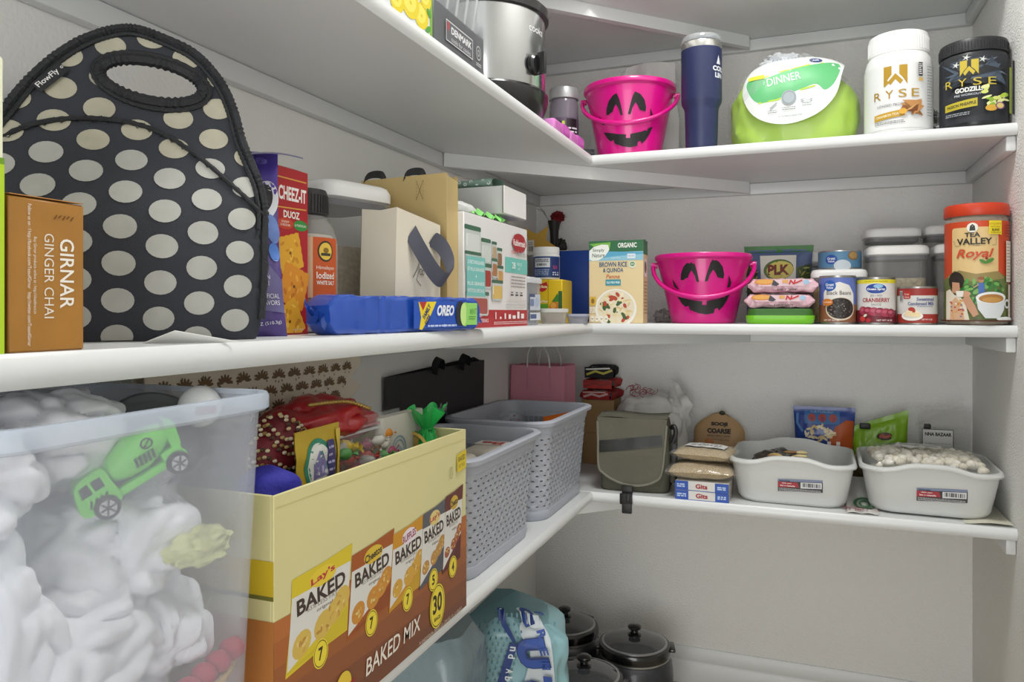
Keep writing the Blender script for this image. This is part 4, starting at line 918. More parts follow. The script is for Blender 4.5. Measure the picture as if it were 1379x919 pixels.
# white carrier bag behind the pail
t = thing('carrier_bag', 'thin white carrier bag with a cut-out handle behind the upper pink pail', 'bag', (.318, -.115, ZU), .05)
b = MB(); oc = [(-.115, 0), (.115, 0), (.118, .14), (.108, .22), (.108, .292), (.07, .297), (.0, .294), (-.02, .286), (-.035, .245), (-.075, .238), (-.112, .222), (-.118, .12)]
hc = [(-.012+.034*math.cos(a)+.006*math.sin(a), .250+.0125*math.sin(a)+.004*math.cos(a)) for a in [2*PI*i/20 for i in range(20)]]
def cbag(u, v, d): return (u, -.018*(1-min(1, abs(u)/.12)**3)*(1-.7*v/.3)-d+.007*noise.noise(Vector((u*16, v*12, 3)))+.005*(1-abs(noise.noise(Vector((u*40, v*9, 7))))*2), v)
wm = M('e4e4e2', .4, alpha=.86); V, F = fill2d(oc, [hc], .012)
b.add([cbag(u, v, 0) for u, v in V], F, wm); V2, F2 = fill2d(oc, [[(x, y) for x, y in hc]], .012); b.add([(cbag(u, v, 0)[0], .03*(1-v/.3)-cbag(u, v, 0)[1]*.3, v) for u, v in V2], F2, wm); b.build('bag_body', t)

# ================================================================ upper shelf, left run (seen from below)
t = thing('drink_carton', 'white carton printed with yellow lemons at the left of the upper shelf', 'box', (.222, -1.315, ZU), Q)
b = MB(); carton(b, .23, .095, .15, M('e4e7ea', .35)); p = Print(b, flat(-.0475)); p.rect(-.115, 0, .115, .006, '2f62b8'); p.rect(.108, 0, .115, .15, '7fae3a')
for x, y, k in ((.084, .024, .020), (.054, .030, .024), (.02, .02, .018), (.095, .05, .016), (.07, .065, .02), (-.02, .03, .022)):
    p.ell(x, y, k, k*.85, 'e6cf1e', 22, rot=.3); p.ell(x-.002, y+.002, k*.72, k*.6, 'f0e25c', 18, rot=.3); p.ell(x, y, k*.15, k*.12, 'e0c820', 8)
p.ell(.102, .012, .008, .004, '4f9a34', rot=.6); p.ell(.104, .035, .007, .004, '4f9a34', rot=-.6); b.build('carton', t)
t = thing('kitchen_tool_pack', 'clear wrapped kitchen tool pack with a grey striped card base beside the slow cooker', 'package', (.232, -1.112, ZU), Q)
b = MB(); b.box(-.085, .086, -.038, .038, 0, .062, M('6f7074', .5), .001, 1); p = Print(b, flat(-.038))
for i in range(34): p.rect(-.084+.005*i, .0, -.0825+.005*i, .062, '64656a')
p.rect(-.050, .016, .042, .046, 'd0d0d2'); p.rect(-.0485, .0175, .0405, .0445, '5d5e63'); p.rect(-.046, .032, -.040, .043, 'b5343c'); p.text('DENMARK', .002, .035, .010, 'e6e6e8', w=.07, bold=.03); p.text('tools for cooks', .0, .0225, .0065, 'cfcfd2', w=.066); p.ell(.063, .033, .009, .011, 'd0d0d2', hole=.86); p.ell(.063, .033, .004, .005, 'd0d0d2', hole=.7); p.lines(.054, .073, .012, .018, 2, .0016, 'c8c8ca'); b.build('card_base', t)
b = MB(); b.loft([[(x, y, z) for x, y in rrect(.160*k, .07*k, .012)] for z, k in ((.0625, 1), (.13, .98), (.20, .95))], M('b9bcc0', .1, alpha=.28, spec=.8))
for i in range(5):
    x = -.06+.03*i; b.tube([(x, -.03, .063), (x+.01, -.034, .12), (x+.004, -.032, .195)], .0025, M('dfe2e4', .15, alpha=.6), 5)
b.build('clear_wrap', t)
b = MB(); b.box(-.06, .05, -.01, .02, .0626, .18, M('8e9094', .3, metal=.5), .004); b.build('tools', t)

t = thing('slow_cooker', 'stainless steel slow cooker with a black base and dial on the upper shelf', 'slow cooker', (.148, -.735, ZU), 1.28)
steel = M('c3c4c4', .18, metal=1); blk = M('161617', .3, coat=.3); r_ = .122
b = MB(); b.lathe([(r_*.97, .062), (r_*.985, .066), (r_*.985, .205), (r_*.96, .207)], steel, 80); p = Print(b, cyl(r_*.986), seg=.01); p.text('cooks', .010, .172, .014, 'e8e8e8', w=.048); b.build('steel_body', t)
b = MB(); b.lathe([(r_*.80, 0), (r_*.86, .004), (r_*.99, .030), (r_*1.035, .048), (r_*1.035, .058), (r_*1.0, .063), (r_*.95, .0635)], blk, 80)
for i in range(3): b.lathe([(r_*(.905+.03*i), .012+.009*i), (r_*(.925+.03*i), .014+.009*i), (r_*(.925+.03*i), .016+.009*i)], '2a2a2c', 64)
b.build('base', t)
b = MB(); b.lathe([(r_*.97, .205), (r_*1.04, .207), (r_*1.05, .222), (r_*1.0, .228), (r_*.9, .226)], blk, 80); b.build('rim', t)
b = MB(); b.lathe([(r_*.93, .226), (r_*.6, .255), (r_*.2, .268), (0, .269)], M('9fa3a4', .06, alpha=.4), 64); b.lathe([(.012, .268), (.02, .285), (.018, .292), (0, .293)], blk, 24); b.build('lid', t)
b = MB(); kz = .102
b.lathe([(.0, 0), (.020, 0), (.020, .008), (.016, .012), (0, .012)], blk, 32); b.v = [(x, -r_*.985-z, kz+y) for x, y, z in b.v]
b.box(-.0045, .0045, -r_*.985-.028, -r_*.985-.010, kz-.021, kz+.021, blk, .003); b.build('dial', t)
for s in (-1, 1):
    b = MB(); b.tube(smooth([(s*r_*.98, -.03, .16), (s*(r_+.026), -.022, .163), (s*(r_+.030), .0, .164), (s*(r_+.026), .022, .163), (s*r_*.98, .03, .16)], 5), .008, blk, 8); b.build('handle', t)

t = thing('candy_strip', 'pink segmented toy strip lying along the upper shelf edge', 'toy', (.266, -.560, ZU), Q)
for i in range(4):
    b = MB(); b.box(-.128+.056*i, -.076+.056*i, -.013, .015, .0, .022+.003*(i % 2), M(('e08ad0', 'c95bb8')[i % 2], .4), .005); p = Print(b, flat(-.013)); p.rr(-.120+.056*i, .006, -.084+.056*i, .017, .003, ('d678c4', 'd56fc4')[i % 2]); b.build('segment', t)
b = MB(); pouch(b, .15, .085, .018, M('d8d2c2', .5), seed=11, wr=.005, lean=.4); tag(b.build('seasoning_packet', None, (.200, -.510, ZU), Q-.05), 'limp cream packet leaning behind the pink toy strip', 'packet')
t = thing('sprinkle_jar', 'clear jar with a silver lid and lime lettering beside the upper pink pail', 'jar', (.180, -.305, ZU), .35)
r_ = .036; b = MB(); b.lathe([(r_*.9, 0), (r_, .004), (r_, .150), (r_*.93, .162), (r_*.9, .165)], M('8f8794', .15, alpha=.75), 44); b.build('body', t)
b = MB(); b.lathe([(r_*.9, .164), (r_*1.03, .165), (r_*1.03, .188), (r_*.98, .192), (0, .192)], M('b9b9bb', .35, metal=.5), 44); b.build('lid', t)
b = MB(); p = Print(b, cyl(r_+.0004), seg=.006); p.rect(-.04, .01, .05, .115, '6a5a70'); p.rect(.004, .050, .034, .112, '2a2028'); r = random.Random(12)
for i in range(18): p.rr(-.022+.008*(i % 3), .03+.013*(i//3), -.016+.008*(i % 3), .040+.013*(i//3), .002, r.choice(('b5cf2e', 'cfe04a', '3a3440', 'd8d8dc')))
p.lines(.008, .031, .066, .092, 3, .0042, 'e8e4ea'); p.rect(.006, .03, .034, .048, 'dcdce2'); b.build('label', t)
b = MB(); b.box(-.03, .03, -.02, .02, 0, .018, M('222226', .4), .003); p = Print(b, flat(-.02)); p.rect(-.028, .007, .028, .010, '3a3a40'); tag(b.build('black_case', None, (.247, -.395, ZU), .7), 'small black case at the shelf corner below the upper pink pail', 'case')

# ================================================================ lower shelf, left run
def tote(loc, label, w=.252, d=.245, h=.352):
    t = thing('storage_tote', label, 'storage bin', loc, Q, 'clear plastic storage totes')
    cl = M('d4dae6', .25, alpha=.34, spec=.5)
    def ring(k, z, o=0): return [(x, y, z) for x, y in rrect(w*k+o, d*k+o, .03, 8)]
    b = MB(); b.loft([ring(.86, .0), ring(.87, .004), ring(.968, h-.014), ring(.97, h-.004)], cl, True, False)
    b.build('body', t)
    b = MB(); rm = M('cfd9e8', .25, alpha=.62, spec=.6)
    b.loft([ring(.966, h-.016), ring(1.0, h-.0145), ring(1.015, h-.0125), ring(1.015, h-.003), ring(1.005, h), ring(.965, h), ring(.955, h-.004)], rm, False, False); b.build('rim', t)
    return t
tote((.198, -1.707, ZL), 'clear storage tote stuffed with white bags and a green toy truck')
tote((.202, -1.972, ZL), 'clear storage tote cut by the left edge, only its rim end in view', h=.340)
bagm = M('e9eaf0', .5); grp = 'white plastic bags in the clear tote'
for (x, y, z), r_, lb, sd in (
    ((0.195, -1.777, -.115), (.080, .046, .045), 'white plastic bag at the top left of the tote, level with its rim', 1),
    ((0.185, -1.702, -.095), (.075, .055, .040), 'greyish white bag bulging above the tote rim', 2),
    ((0.200, -1.662, -.190), (.080, .068, .052), 'white plastic bag the green toy truck rests on', 3),
    ((0.213, -1.712, -.245), (.080, .068, .050), 'largest white knotted bag in the middle of the tote', 4),
    ((0.207, -1.637, -.260), (.080, .044, .048), 'white bag at the right of the tote above the red basket', 5),
    ((0.213, -1.774, -.235), (.078, .044, .085), 'white bag hanging down at the left of the tote', 6),
    ((0.205, -1.702, -.345), (.085, .090, .058), 'white bag at the bottom of the tote', 7)):
    b = MB(); b.blob((0, 0, 0), r_, bagm, .20, 1.5, 90, 60, seed=sd, ridge=.15, e=.8); tag(b.build('plastic_bag', None, (x, y, z), 0, 60), lb, 'bag', grp)
# green toy mixer truck, nose down to the left
t = thing('toy_truck', 'bright green toy mixer truck tipped nose down inside the clear tote', 'toy truck', (.262, -1.676, -.133), Q)
t.rotation_euler = (0, -.50, 1.02); t.scale = (.78, .78, .78); tr = t
gm = M('6fd24a', .4); dk = M('1c2a1c', .5)
b = MB(); b.sheet(smooth([(-.052, .004, 0), (-.050, .022, 0), (-.044, .034, 0), (-.030, .037, 0), (-.019, .036, 0), (-.017, .020, 0), (-.017, .004, 0)], 3, True) and [(x, y) for x, y, _ in smooth([(-.052, .004, 0), (-.051, .020, 0), (-.045, .034, 0), (-.032, .037, 0), (-.019, .036, 0), (-.017, .020, 0), (-.017, .002, 0), (-.034, .0, 0)], 3, True)], lambda u, v, d: (u, -.014-d, v), .028, gm, seg=.03)
p = Print(b, flat(-.014)); p.poly([(-.046, .020), (-.044, .030), (-.036, .031), (-.036, .020)], dk); p.poly([(-.033, .021), (-.033, .031), (-.024, .031), (-.024, .021)], dk)
for i in range(4): p.line([(-.044+.005*i, .008+.001*i), (-.040+.005*i, .015)], .0018, dk)
b.build('cab', t)
b = MB(); b.box(-.022, .052, -.012, .012, .002, .010, gm, .002); b.box(.030, .050, -.013, .013, .009, .018, gm, .002); b.build('chassis', t)
b = MB(); pr = [(.0, -.032), (.009, -.031), (.016, -.018), (.0195, .0), (.0165, .016), (.012, .028), (.010, .032), (0, .032)]
b.lathe(pr, gm, 36); b.v = [(z*math.cos(.16)-x*math.sin(.16)+.014, y, x*math.cos(.16)+z*math.sin(.16)+.030) for x, y, z in b.v]
p = Print(b, lambda u, v, d: (u+.014, -.0195*math.sqrt(max(.02, 1-min(.96, (u*u/.0016+(v-.030)**2/.00042)*.75)))-.0012-d, v), seg=.006)
for i in range(5): p.poly([(-.008+.0042*i, .020), (-.0055+.0042*i, .020), (-.004+.0042*i, .030), (-.0065+.0042*i, .030)], dk)
p.ell(.010, .037, .006, .005, dk, hole=.7); p.line([(.005, .034), (.015, .040)], .0015, dk); b.build('drum', t)
b = MB(); b.sheet([(.042, .012), (.052, .018), (.056, .040), (.050, .048), (.044, .036)], lambda u, v, d: (u, -.011-d, v), .022, gm); b.build('chute', t)
for x in (-.032, .040):
    for s in (-1, 1):
        b = MB(); b.lathe([(0, -.004), (.0105, -.004), (.0115, -.002), (.0115, .003), (.0105, .004), (0, .004)], M('262626', .6), 28); b.v = [(x_+x, z_+s*.014, y_+.002) for x_, y_, z_ in b.v]; wh = b.build('wheel', t)
        b = MB(); b.lathe([(0, .0), (.0072, .0), (.0076, .0010), (0, .0012)], M('b9bcbe', .35, metal=.5), 20); b.v = [(x_+x, s*(.0182+z_), y_+.002) for x_, y_, z_ in b.v]
        for k in range(6): b.tube([(x, s*.0196, .002), (x+.0070*math.cos(k*PI/3), s*.0196, .002+.0070*math.sin(k*PI/3))], .0008, '3c3e40', 4)
        b.build('hub_cap', wh)
b = MB(); b.lathe([(0, -.018)]+[(.018*math.cos(a), .018*math.sin(a)) for a in [-1.4+.2*i for i in range(15)]]+[(0, .018)], M('e6e7e9', .3), 32); p = Print(b, cyl(.0183), seg=.005, d0=.0)
p.rect(-.006, -.005, .012, .002, '3a3a40'); p.lines(-.005, .011, -.004, .001, 3, .0016, 'b0444a')
o = tag(b.build('toy_ball', None, (.248, -1.598, -.082), .9), 'small white ball with dark print wedged at the tote rim', 'ball')
b = MB(); b.lathe([(0, -.004), (.035, -.004), (.041, .0), (.043, .006), (.040, .008), (.036, .003), (0, .001)], M('5b5d61', .4), 48); o = b.build('round_lid', None, (.228, -1.628, -.108), 0); o.rotation_euler = (.35, .95, 0); tag(o, 'dark grey round lid below the white ball in the tote', 'lid')
b = MB(); b.lathe([(.018, -.03), (.024, -.028), (.034, .02), (.036, .024), (.034, .024)], M('cfd2d6', .1, alpha=.5, spec=.8), 40); o = b.build('clear_bowl', None, (.222, -1.640, -.150), 0); tag(o, 'clear plastic bowl under the dark lid in the tote', 'bowl')
b = MB(); r = random.Random(3)
b.tube(smooth([(.0, -.040, -.008), (.010, -.020, -.004), (.012, .0, .001), (.008, .022, .008), (.0, .040, .018)], 6), .004, M('b79863', .7, bump=.8, bscale=300), 8); 
for i in range(5): b.blob((.004, -.034+.016*i, .004+.004*i), (.011, .0105, .009), M('a8283c', .7, bump=.3), .15, 3, 14, 10, seed=i)
tag(b.build('braided_basket', None, (.282, -1.632, -.305), 0), 'red braided trinket basket with a tan cord edge low in the tote', 'basket')
b = MB(); b.blob((0, 0, 0), (.02, .034, .016), M('d3d59a', .5), .25, 3, seed=5, ridge=.2); tag(b.build('plastic_bag', None, (.278, -1.632, -.190), 0), 'pale yellow plastic bag beside the toy truck', 'bag')

# baked chips display box
bw, bd, bh = .418, .205, .252
t = thing('chip_display_box', 'open yellow and brown chip carton filled with bags and trinkets', 'box', (.187, -1.343, ZL), Q)
b = MB(); cy, br_ = M('d6ce96', .45, var=.02), M('8a5532', .42)
th = .003
for x0, x1, y0, y1 in ((-bw/2, bw/2, -bd/2, -bd/2+th), (-bw/2, bw/2, bd/2-th, bd/2), (-bw/2, -bw/2+th, -bd/2+th, bd/2-th), (bw/2-th, bw/2, -bd/2+th, bd/2-th)): b.box(x0, x1, y0, y1, 0, bh, cy, .0008, 1)
b.box(-bw/2, bw/2, -bd/2, bd/2, 0, .003, cy)
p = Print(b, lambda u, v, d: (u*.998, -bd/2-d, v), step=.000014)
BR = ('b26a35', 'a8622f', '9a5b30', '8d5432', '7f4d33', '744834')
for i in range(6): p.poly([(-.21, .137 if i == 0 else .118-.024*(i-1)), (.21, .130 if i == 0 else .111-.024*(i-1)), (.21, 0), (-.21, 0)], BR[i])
p.line([(-.206, .24), (.208, .238)], .0006, 'c9bf78')
def vv(y): return (y+.012)*.945
def minibag(x0, x1, y0, y1, c1, c2, food, brand, bc, nb, sk=.010, top=None, sh=.006):
    y0, y1 = vv(y0), vv(y1)
    w_ = x1-x0; P = lambda a, c_: (x0+a*w_+sk*(c_-.5), y0+c_*(y1-y0)+sh*(a-.5))
    p.poly([P(0, 0), P(.5, .02), P(1, 0), P(.985, .5), P(1, 1), P(.5, .985), P(0, 1), P(.02, .5)], c1)
    p.poly([P(.02, .05), P(.98, .34), P(.985, .80), P(.6, .83), P(.3, .78), P(.02, .80)], 'd9d7d0')
    p.poly([P(0.01, .04), P(.5, .10), P(.98, .30), P(.98, .02), P(.5, .03)], c2)
    rr2 = random.Random(nb+brand)
    for a, c_, k in ((.22, .24, .15), (.56, .28, .16), (.86, .42, .15), (.74, .34, .15)):
        q = P(a, c_); p.ell(q[0], q[1], w_*k, w_*k*.82, food, 14, rot=.4)
        for _ in range(7): p.ell(q[0]+w_*k*rr2.uniform(-.6, .6), q[1]+w_*k*rr2.uniform(-.5, .5), w_*k*.22, w_*k*.12, rr2.choice(('dcc27a', 'b98a3c', 'c9a14e')), 7, rot=rr2.uniform(0, 3))
    q = P(.5, .84); p.ell(q[0], q[1], w_*.22, .0095, bc[0]); p.text(brand, q[0], q[1], .009, bc[1], w=w_*.40, bold=.03, rot=.12)
    q = P(.5, .655); p.text('BAKED', q[0], q[1], .0155, '40302a', w=w_*.80, bold=.03, rot=.06)
    q = P(.52, .555); p.text('65% LESS FAT', q[0], q[1], .0045, '8a8278', w=w_*.5); q = P(.56, .48); p.text('original', q[0], q[1], .0045, '6a5a50', w=w_*.26)
    q = P(.5, 0); p.ell(q[0]+.004, q[1]-.002, .0125, .0145, 'e8d33c', 22); p.ell(q[0]+.004, q[1]-.002, .0112, .0132, '40341f', 22, hole=.93); p.text(nb, q[0]+.004, q[1]-.002, .013, '2e2416', w=.0075, bold=.03)
minibag(-.1885, -.087, .074, .168, 'd6bf2c', 'cbb62a', 'd2b254', "Lay's", ('e0c63a', 'b5303a'), '7')
minibag(-.088, .001, .068, .160, 'a2551f', '8f4a22', 'c98a35', 'Cheetos', ('d8b83a', '2a2420'), '7')
minibag(-.002, .079, .065, .158, 'c98f23', 'c49a2a', 'cfa03c', 'RUFFLES', ('e6d9e0', '8c2a4a'), '7')
minibag(.072, .140, .066, .164, '5a5a60', '54545c', 'b98a4a', "Lay's", ('d8c47a', 'b5303a'), '5')
minibag(.136, .192, .065, .172, '66302c', '5c2a2a', 'a0563e', 'Cheetos', ('c9a83a', '2a2420'), '4')
p.ell(.116, .034, .0215, .0285, 'e8d33c', 32); p.ell(.116, .034, .0198, .0268, '40341f', 32, hole=.95); p.text('30', .116, .038, .025, '2e2416', w=.026, bold=.03); p.text('BAGS', .116, .018, .005, '2e2416', w=.018, bold=.03)
p.text('BAKED MIX', .006, .030, .019, 'e8dfd2', w=.125, bold=.01, shear=.12, rot=.02)
p.text('30 INDIVIDUAL BAGS: 15 - 7/8 OZ, 15 - 1 1/8 OZ', .128, .0045, .0042, 'd8cabb', w=.125); p.text('TOTAL NET WT 27 1/2 OZ (1 LB 11 OZ) 779 g', .130, -.0012+.0026, .0034, 'd8cabb', w=.115)
p.ell(-.100, .030, .014, .014, 'e0bf3c'); p.poly([(-.135, .006), (-.085, .016), (-.080, .030), (-.128, .020)], 'a3222e'); p.text('FritoLay', -.107, .0175, .010, 'f0e4dc', w=.046, bold=.02, rot=.18)
p.ell(.158, .200, .0055, .008, '9aa06a', hole=.85); p.line([(.154, .196), (.158, .206), (.162, .196)], .001, '8f955f'); p.poly([(.176, .196), (.206, .199), (.206, .224), (.176, .221)], 'd8c02c'); p.text('BAKED', .191, .2145, .007, '4a4224', w=.022, bold=.02, rot=.06); p.text('NOT FRIED', .191, .2045, .005, '6a6030', w=.02, rot=.06)
p = Print(b, sideL(-bw/2)); p.rect(-bd/2, 0, bd/2, .137, 'b8763a'); p.rect(-bd/2, .160, bd/2, .192, 'cbae1f'); p.rect(-bd/2, .156, bd/2, .160, '6d6a2a')
b.build('carton', t)

# what the carton holds
t = thing('silk_pouch', 'red silk pouch with a gold bead edge lying at the back of the chip carton', 'pouch', (.180, -1.335, -.182), Q)
b = MB(); b.blob((0, 0, .045), (.095, .055, .034), M('a5141c', .32, coat=.2), .22, 1.6, 60, 40, seed=4, ridge=.12); b.build('fabric', t)
b = MB(); r = random.Random(1); pts = smooth([(-.06, -.034, .076), (-.03, -.040, .076), (.01, -.042, .072), (.045, -.047, .060)], 8)
bd_ = M('a88a4a', .3, metal=.6); 
for q in pts: b.blob(q, (.0030, .0030, .0026), bd_, 0, 1, 8, 6)
o = b.build('bead_edge', t); o['kind'] = 'stuff'
t = thing('beaded_purse', 'red purse covered in gold bugle beads at the left of the chip carton', 'purse', (.205, -1.450, -.205), Q)
def purse(u, v):
    a = (u-.5)*1.9; return (math.sin(a)*.055, -.035*math.cos(a)*(1-.35*v)-.0, .095*v-.03*(u-.5)**2+.006*math.sin(u*9))
b = MB(); b.blob((0, 0, .045), (.052, .032, .048), M('6d1320', .6), .12, 2, 36, 26, seed=7); b.build('fabric', t)
beads = MB(); r = random.Random(11)
for j in range(11):
    for i in range(22):
        a = (i/21-.5)*2.5+.05*(j % 2); z = .012+.0075*j+.008*math.sin(i*.55); k = math.sqrt(max(.05, 1-((z-.045)/.050)**2))
        if (j+i//5) % 4 == 3: continue
        c_ = Vector((math.sin(a)*.054*k, -math.cos(a)*.035*k, z)); beads.blob(c_, (.0036, .002, .0020), ('b59a5e', '8f713c', 'd9cfae', '4a3a22')[(i*7+j*3) % 4] if r.random() < .8 else 'c9b98a', 0, 1, 6, 4)
o = beads.build('beadwork', t); o['kind'] = 'stuff'
b = MB(); b.blob((0, 0, 0), (.032, .034, .026), M('2b2a9a', .75, bump=.3, bscale=300), .15, 2, 30, 20, seed=3); tag(b.build('folded_cloth', None, (.245, -1.506, -.178), 0), 'royal blue cloth tucked in the left corner of the chip carton', 'cloth')
t = thing('spice_packet', 'mustard yellow spice packet with a green round emblem standing in the chip carton', 'packet', (.250, -1.431, -.218), Q+.06)
b = MB(); fr = pouch(b, .086, .094, .008, M('b79b2a', .4), seed=13, wr=.002, crimp=.008, nu=16, nv=16); p = Print(b, fr, seg=.01)
p.rect(-.042, .0, .042, .012, 'd6b51c'); p.line([(-.04, .013), (.0, .011), (.04, .014)], .002, '7d6414'); p.ell(-.004, .052, .027, .031, '2f7f63', 28, rot=.15); p.ell(-.004, .052, .0225, .026, 'd3d3cc', 28, rot=.15); p.poly([(-.016, .040), (.010, .042), (.010, .056), (.003, .066), (-.004, .070), (-.011, .064), (-.016, .054)], '7c74a4'); p.rect(-.012, .045, -.008, .053, 'a9a4c4'); p.rect(0, .045, .004, .053, 'a9a4c4'); p.rr(.012, .030, .028, .078, .003, '3f3a6a'); p.text('THILLAI', .020, .054, .006, 'd9d4a8', w=.04, rot=PI/2) if False else p.lines(.014, .026, .034, .074, 5, .0026, 'a9a4c8')
p.rect(.033, .012, .042, .088, 'c9b04a'); b.build('wrapper', t)
b = MB(); r = random.Random(21)
t = thing('zip_bag', 'clear zip bag of wrapped sweets standing in the chip carton', 'bag', (.222, -1.290, -.258), Q)
b.grid(lambda u, v: ((u-.5)*.165*(1-.06*v), -.014*math.sin(PI*u)*(1-v)-.004-.004*noise.noise(Vector((u*7, v*7, 1))), v*.128), 20, 20, M('d3d6d6', .08, alpha=.16, spec=.9))
b.grid(lambda u, v: ((u-.5)*.165*(1-.06*v), .014*math.sin(PI*u)*(1-v)-.002+.004*noise.noise(Vector((u*7, v*7, 1))), v*.128), 20, 20, M('d3d6d6', .08, alpha=.10, spec=.9)); b.build('film', t)
b = MB(); b.box(-.077, .077, -.004, -.001, .108, .111, M('e9e9ea', .3, alpha=.7)); b.box(-.077, .077, -.004, -.001, .114, .116, M('d98a9a', .4, alpha=.8)); b.build('zip_seal', t)
cols = ('c0392f', 'd98a2c', '5fa35a', 'd9d5cb', 'a84a6a', 'e3c64a', 'b9b6b0')
for i in range(26):
    b = MB(); c = cols[i % 7]; x, z = r.uniform(-.062, .055), r.uniform(.035, .100); b.blob((0, 0, 0), (.011, .006, .0075), M(c, .3), .2, 3, 12, 8, seed=i)
    for s in (-1, 1): b.grid(lambda u, v, s=s: (s*(.010+.008*u), .003*math.sin(v*12)*u, (v-.5)*.014*u), 3, 6, M(c, .3))
    o = b.build('wrapped_sweet', None, (.222+r.uniform(-.006, .008), -1.290+x, -.258+z), r.uniform(0, 3)); o.rotation_euler.x = r.uniform(-.6, .6); tag(o, 'wrapped sweet inside the clear zip bag in the chip carton', 'sweet', 'wrapped sweets in the zip bag')
b = MB(); b.sheet([(-.03, 0), (.03, .01), (.012, .045), (-.02, .05)], lambda u, v, d: (u, -.02-d, v), .0008, 'e6e6e6'); tag(b.build('paper_slip', None, (.252, -1.265, -.235), Q), 'torn white paper slip in front of the zip bag', 'paper')
b = MB(); b.loft([[(x, y, z) for x, y in rrect(.12*k, .015, .01)] for z, k in ((0, .9), (.08, 1.0), (.10, .97))], M('c9c6ba', .6)); p = Print(b, flat(-.0078)); p.ell(-.015, .05, .020, .022, '7f9cae', 30, hole=.9); p.ell(-.015, .05, .015, .017, '8fa9b8', 24, hole=.88); p.ell(-.015, .05, .008, .008, '9cb3c0', 12, hole=.6)
tag(b.build('trinket_box', None, (.222, -1.205, -.238), Q), 'off-white box lid with a pale blue round stamp in the chip carton', 'box')
t = thing('organza_pouch', 'green organza pouch gathered at its neck in the chip carton', 'pouch', (.243, -1.164, -.234), Q)
om = M('1fae4e', .45, alpha=.9); b = MB(); b.blob((0, 0, .035), (.020, .018, .038), om, .2, 3, 28, 20, seed=2, ridge=.12); b.build('pouch_body', t)
b = MB(); b.grid(lambda u, v: ((.006+.026*v+.004*math.sin(u*44)*v)*math.cos(u*2*PI), (.006+.018*v+.004*math.sin(u*44)*v)*math.sin(u*2*PI), .068+.030*v+.005*math.sin(u*31)*v), 90, 6, om, True); b.build('ruffle', t)
b = MB(); b.lathe([(.0075, -.002), (.0085, 0), (.0075, .002)], '17863a', 20, (0, 0, .069)); b.build('drawstring', t)
for k in range(2):
    b = MB(); b.lathe([(.026, -.003), (.030, -.002), (.030, .002), (.026, .003), (.026, -.003)], M(('1f7a3c', 'b3953f')[k], .3, metal=.3), 40); o = b.build('bangle', None, (.225, -1.180-.006*k, -.196), 0); o.rotation_euler = (PI/2-.2, 0, .2); tag(o, ('green bangle leaning on the organza pouch', 'gold edged bangle leaning behind the green bangle')[k], 'bangle')
b = MB(); b.blob((0, 0, 0), (.016, .034, .012), M('c79f1e', .25, metal=.5), .3, 3, 24, 16, seed=8, ridge=.2); tag(b.build('foil_wrapper', None, (.105, -1.205, -.162), 0), 'crumpled gold foil wrapper at the back of the chip carton', 'wrapper')
b = MB(); b.box(-.05, .05, -.016, .016, -.1, .028, M('c9a98a', .7), .01, 3); p = Print(b, lambda u, v, d: (u, -.016-d, v)); r = random.Random(5)
for i in range(26): p.ell(r.uniform(-.042, .02), r.uniform(-.02, .022), .006, .004, r.choice(('8f7442', 'a08654')), 9, rot=r.uniform(0, 3))
p.rect(.022, -.05, .040, .020, 'cf9a90'); tag(b.build('purse', None, (.105, -1.215, -.166-.025), Q), 'pink and gold brocade purse at the back of the chip carton', 'purse')

# patterned gift paper bag lying between tote and carton
t = thing('paper_gift_bag', 'beige paper gift bag with brown damask print under the middle shelf', 'gift bag', (.110, -1.345, -.300), Q)
b = MB(); pm = M('d9cfbd', .6); oc = [(-.30, .2365), (-.19, .2365), (-.185, .11), (.06, .115), (.16, .165), (.205, .190), (.175, .205), (.205, .222), (.20, .240), (-.30, .246)]
b.sheet(oc, lambda u, v, d: (u, -.008-d-.004*math.sin(u*14), v), .001, pm, seg=.03); b.sheet(oc, lambda u, v, d: (u, .008-d-.004*math.sin(u*14), v), .001, pm, seg=.03)
p = Print(b, lambda u, v, d: (u, -.008-d-.004*math.sin(u*14), v), seg=.02, step=0.000005); r = random.Random(3); lf = M('6d5535', .6)
for i in range(-10, 11):
    for j in range(7):
        cx, cy = i*.030+.015*(j % 2), .125+.019*j
        if cx > .172 or cx < -.165 or cy > .232 or cy < .125+max(0, cx-.05)*.55: continue
        for k in range(7):
            a = PI*.5+(k-3)*.50; p.ell(cx+.0075*math.cos(a), cy+.0055*math.sin(a)-.002, .0052, .0019, lf, 9, rot=a)
        for q in range(5): a = r.uniform(0, 6.3); p.ell(cx+.0115*math.cos(a), cy+.008*math.sin(a), .0017, .0011, lf, 6, rot=a)
b.build('paper', t)

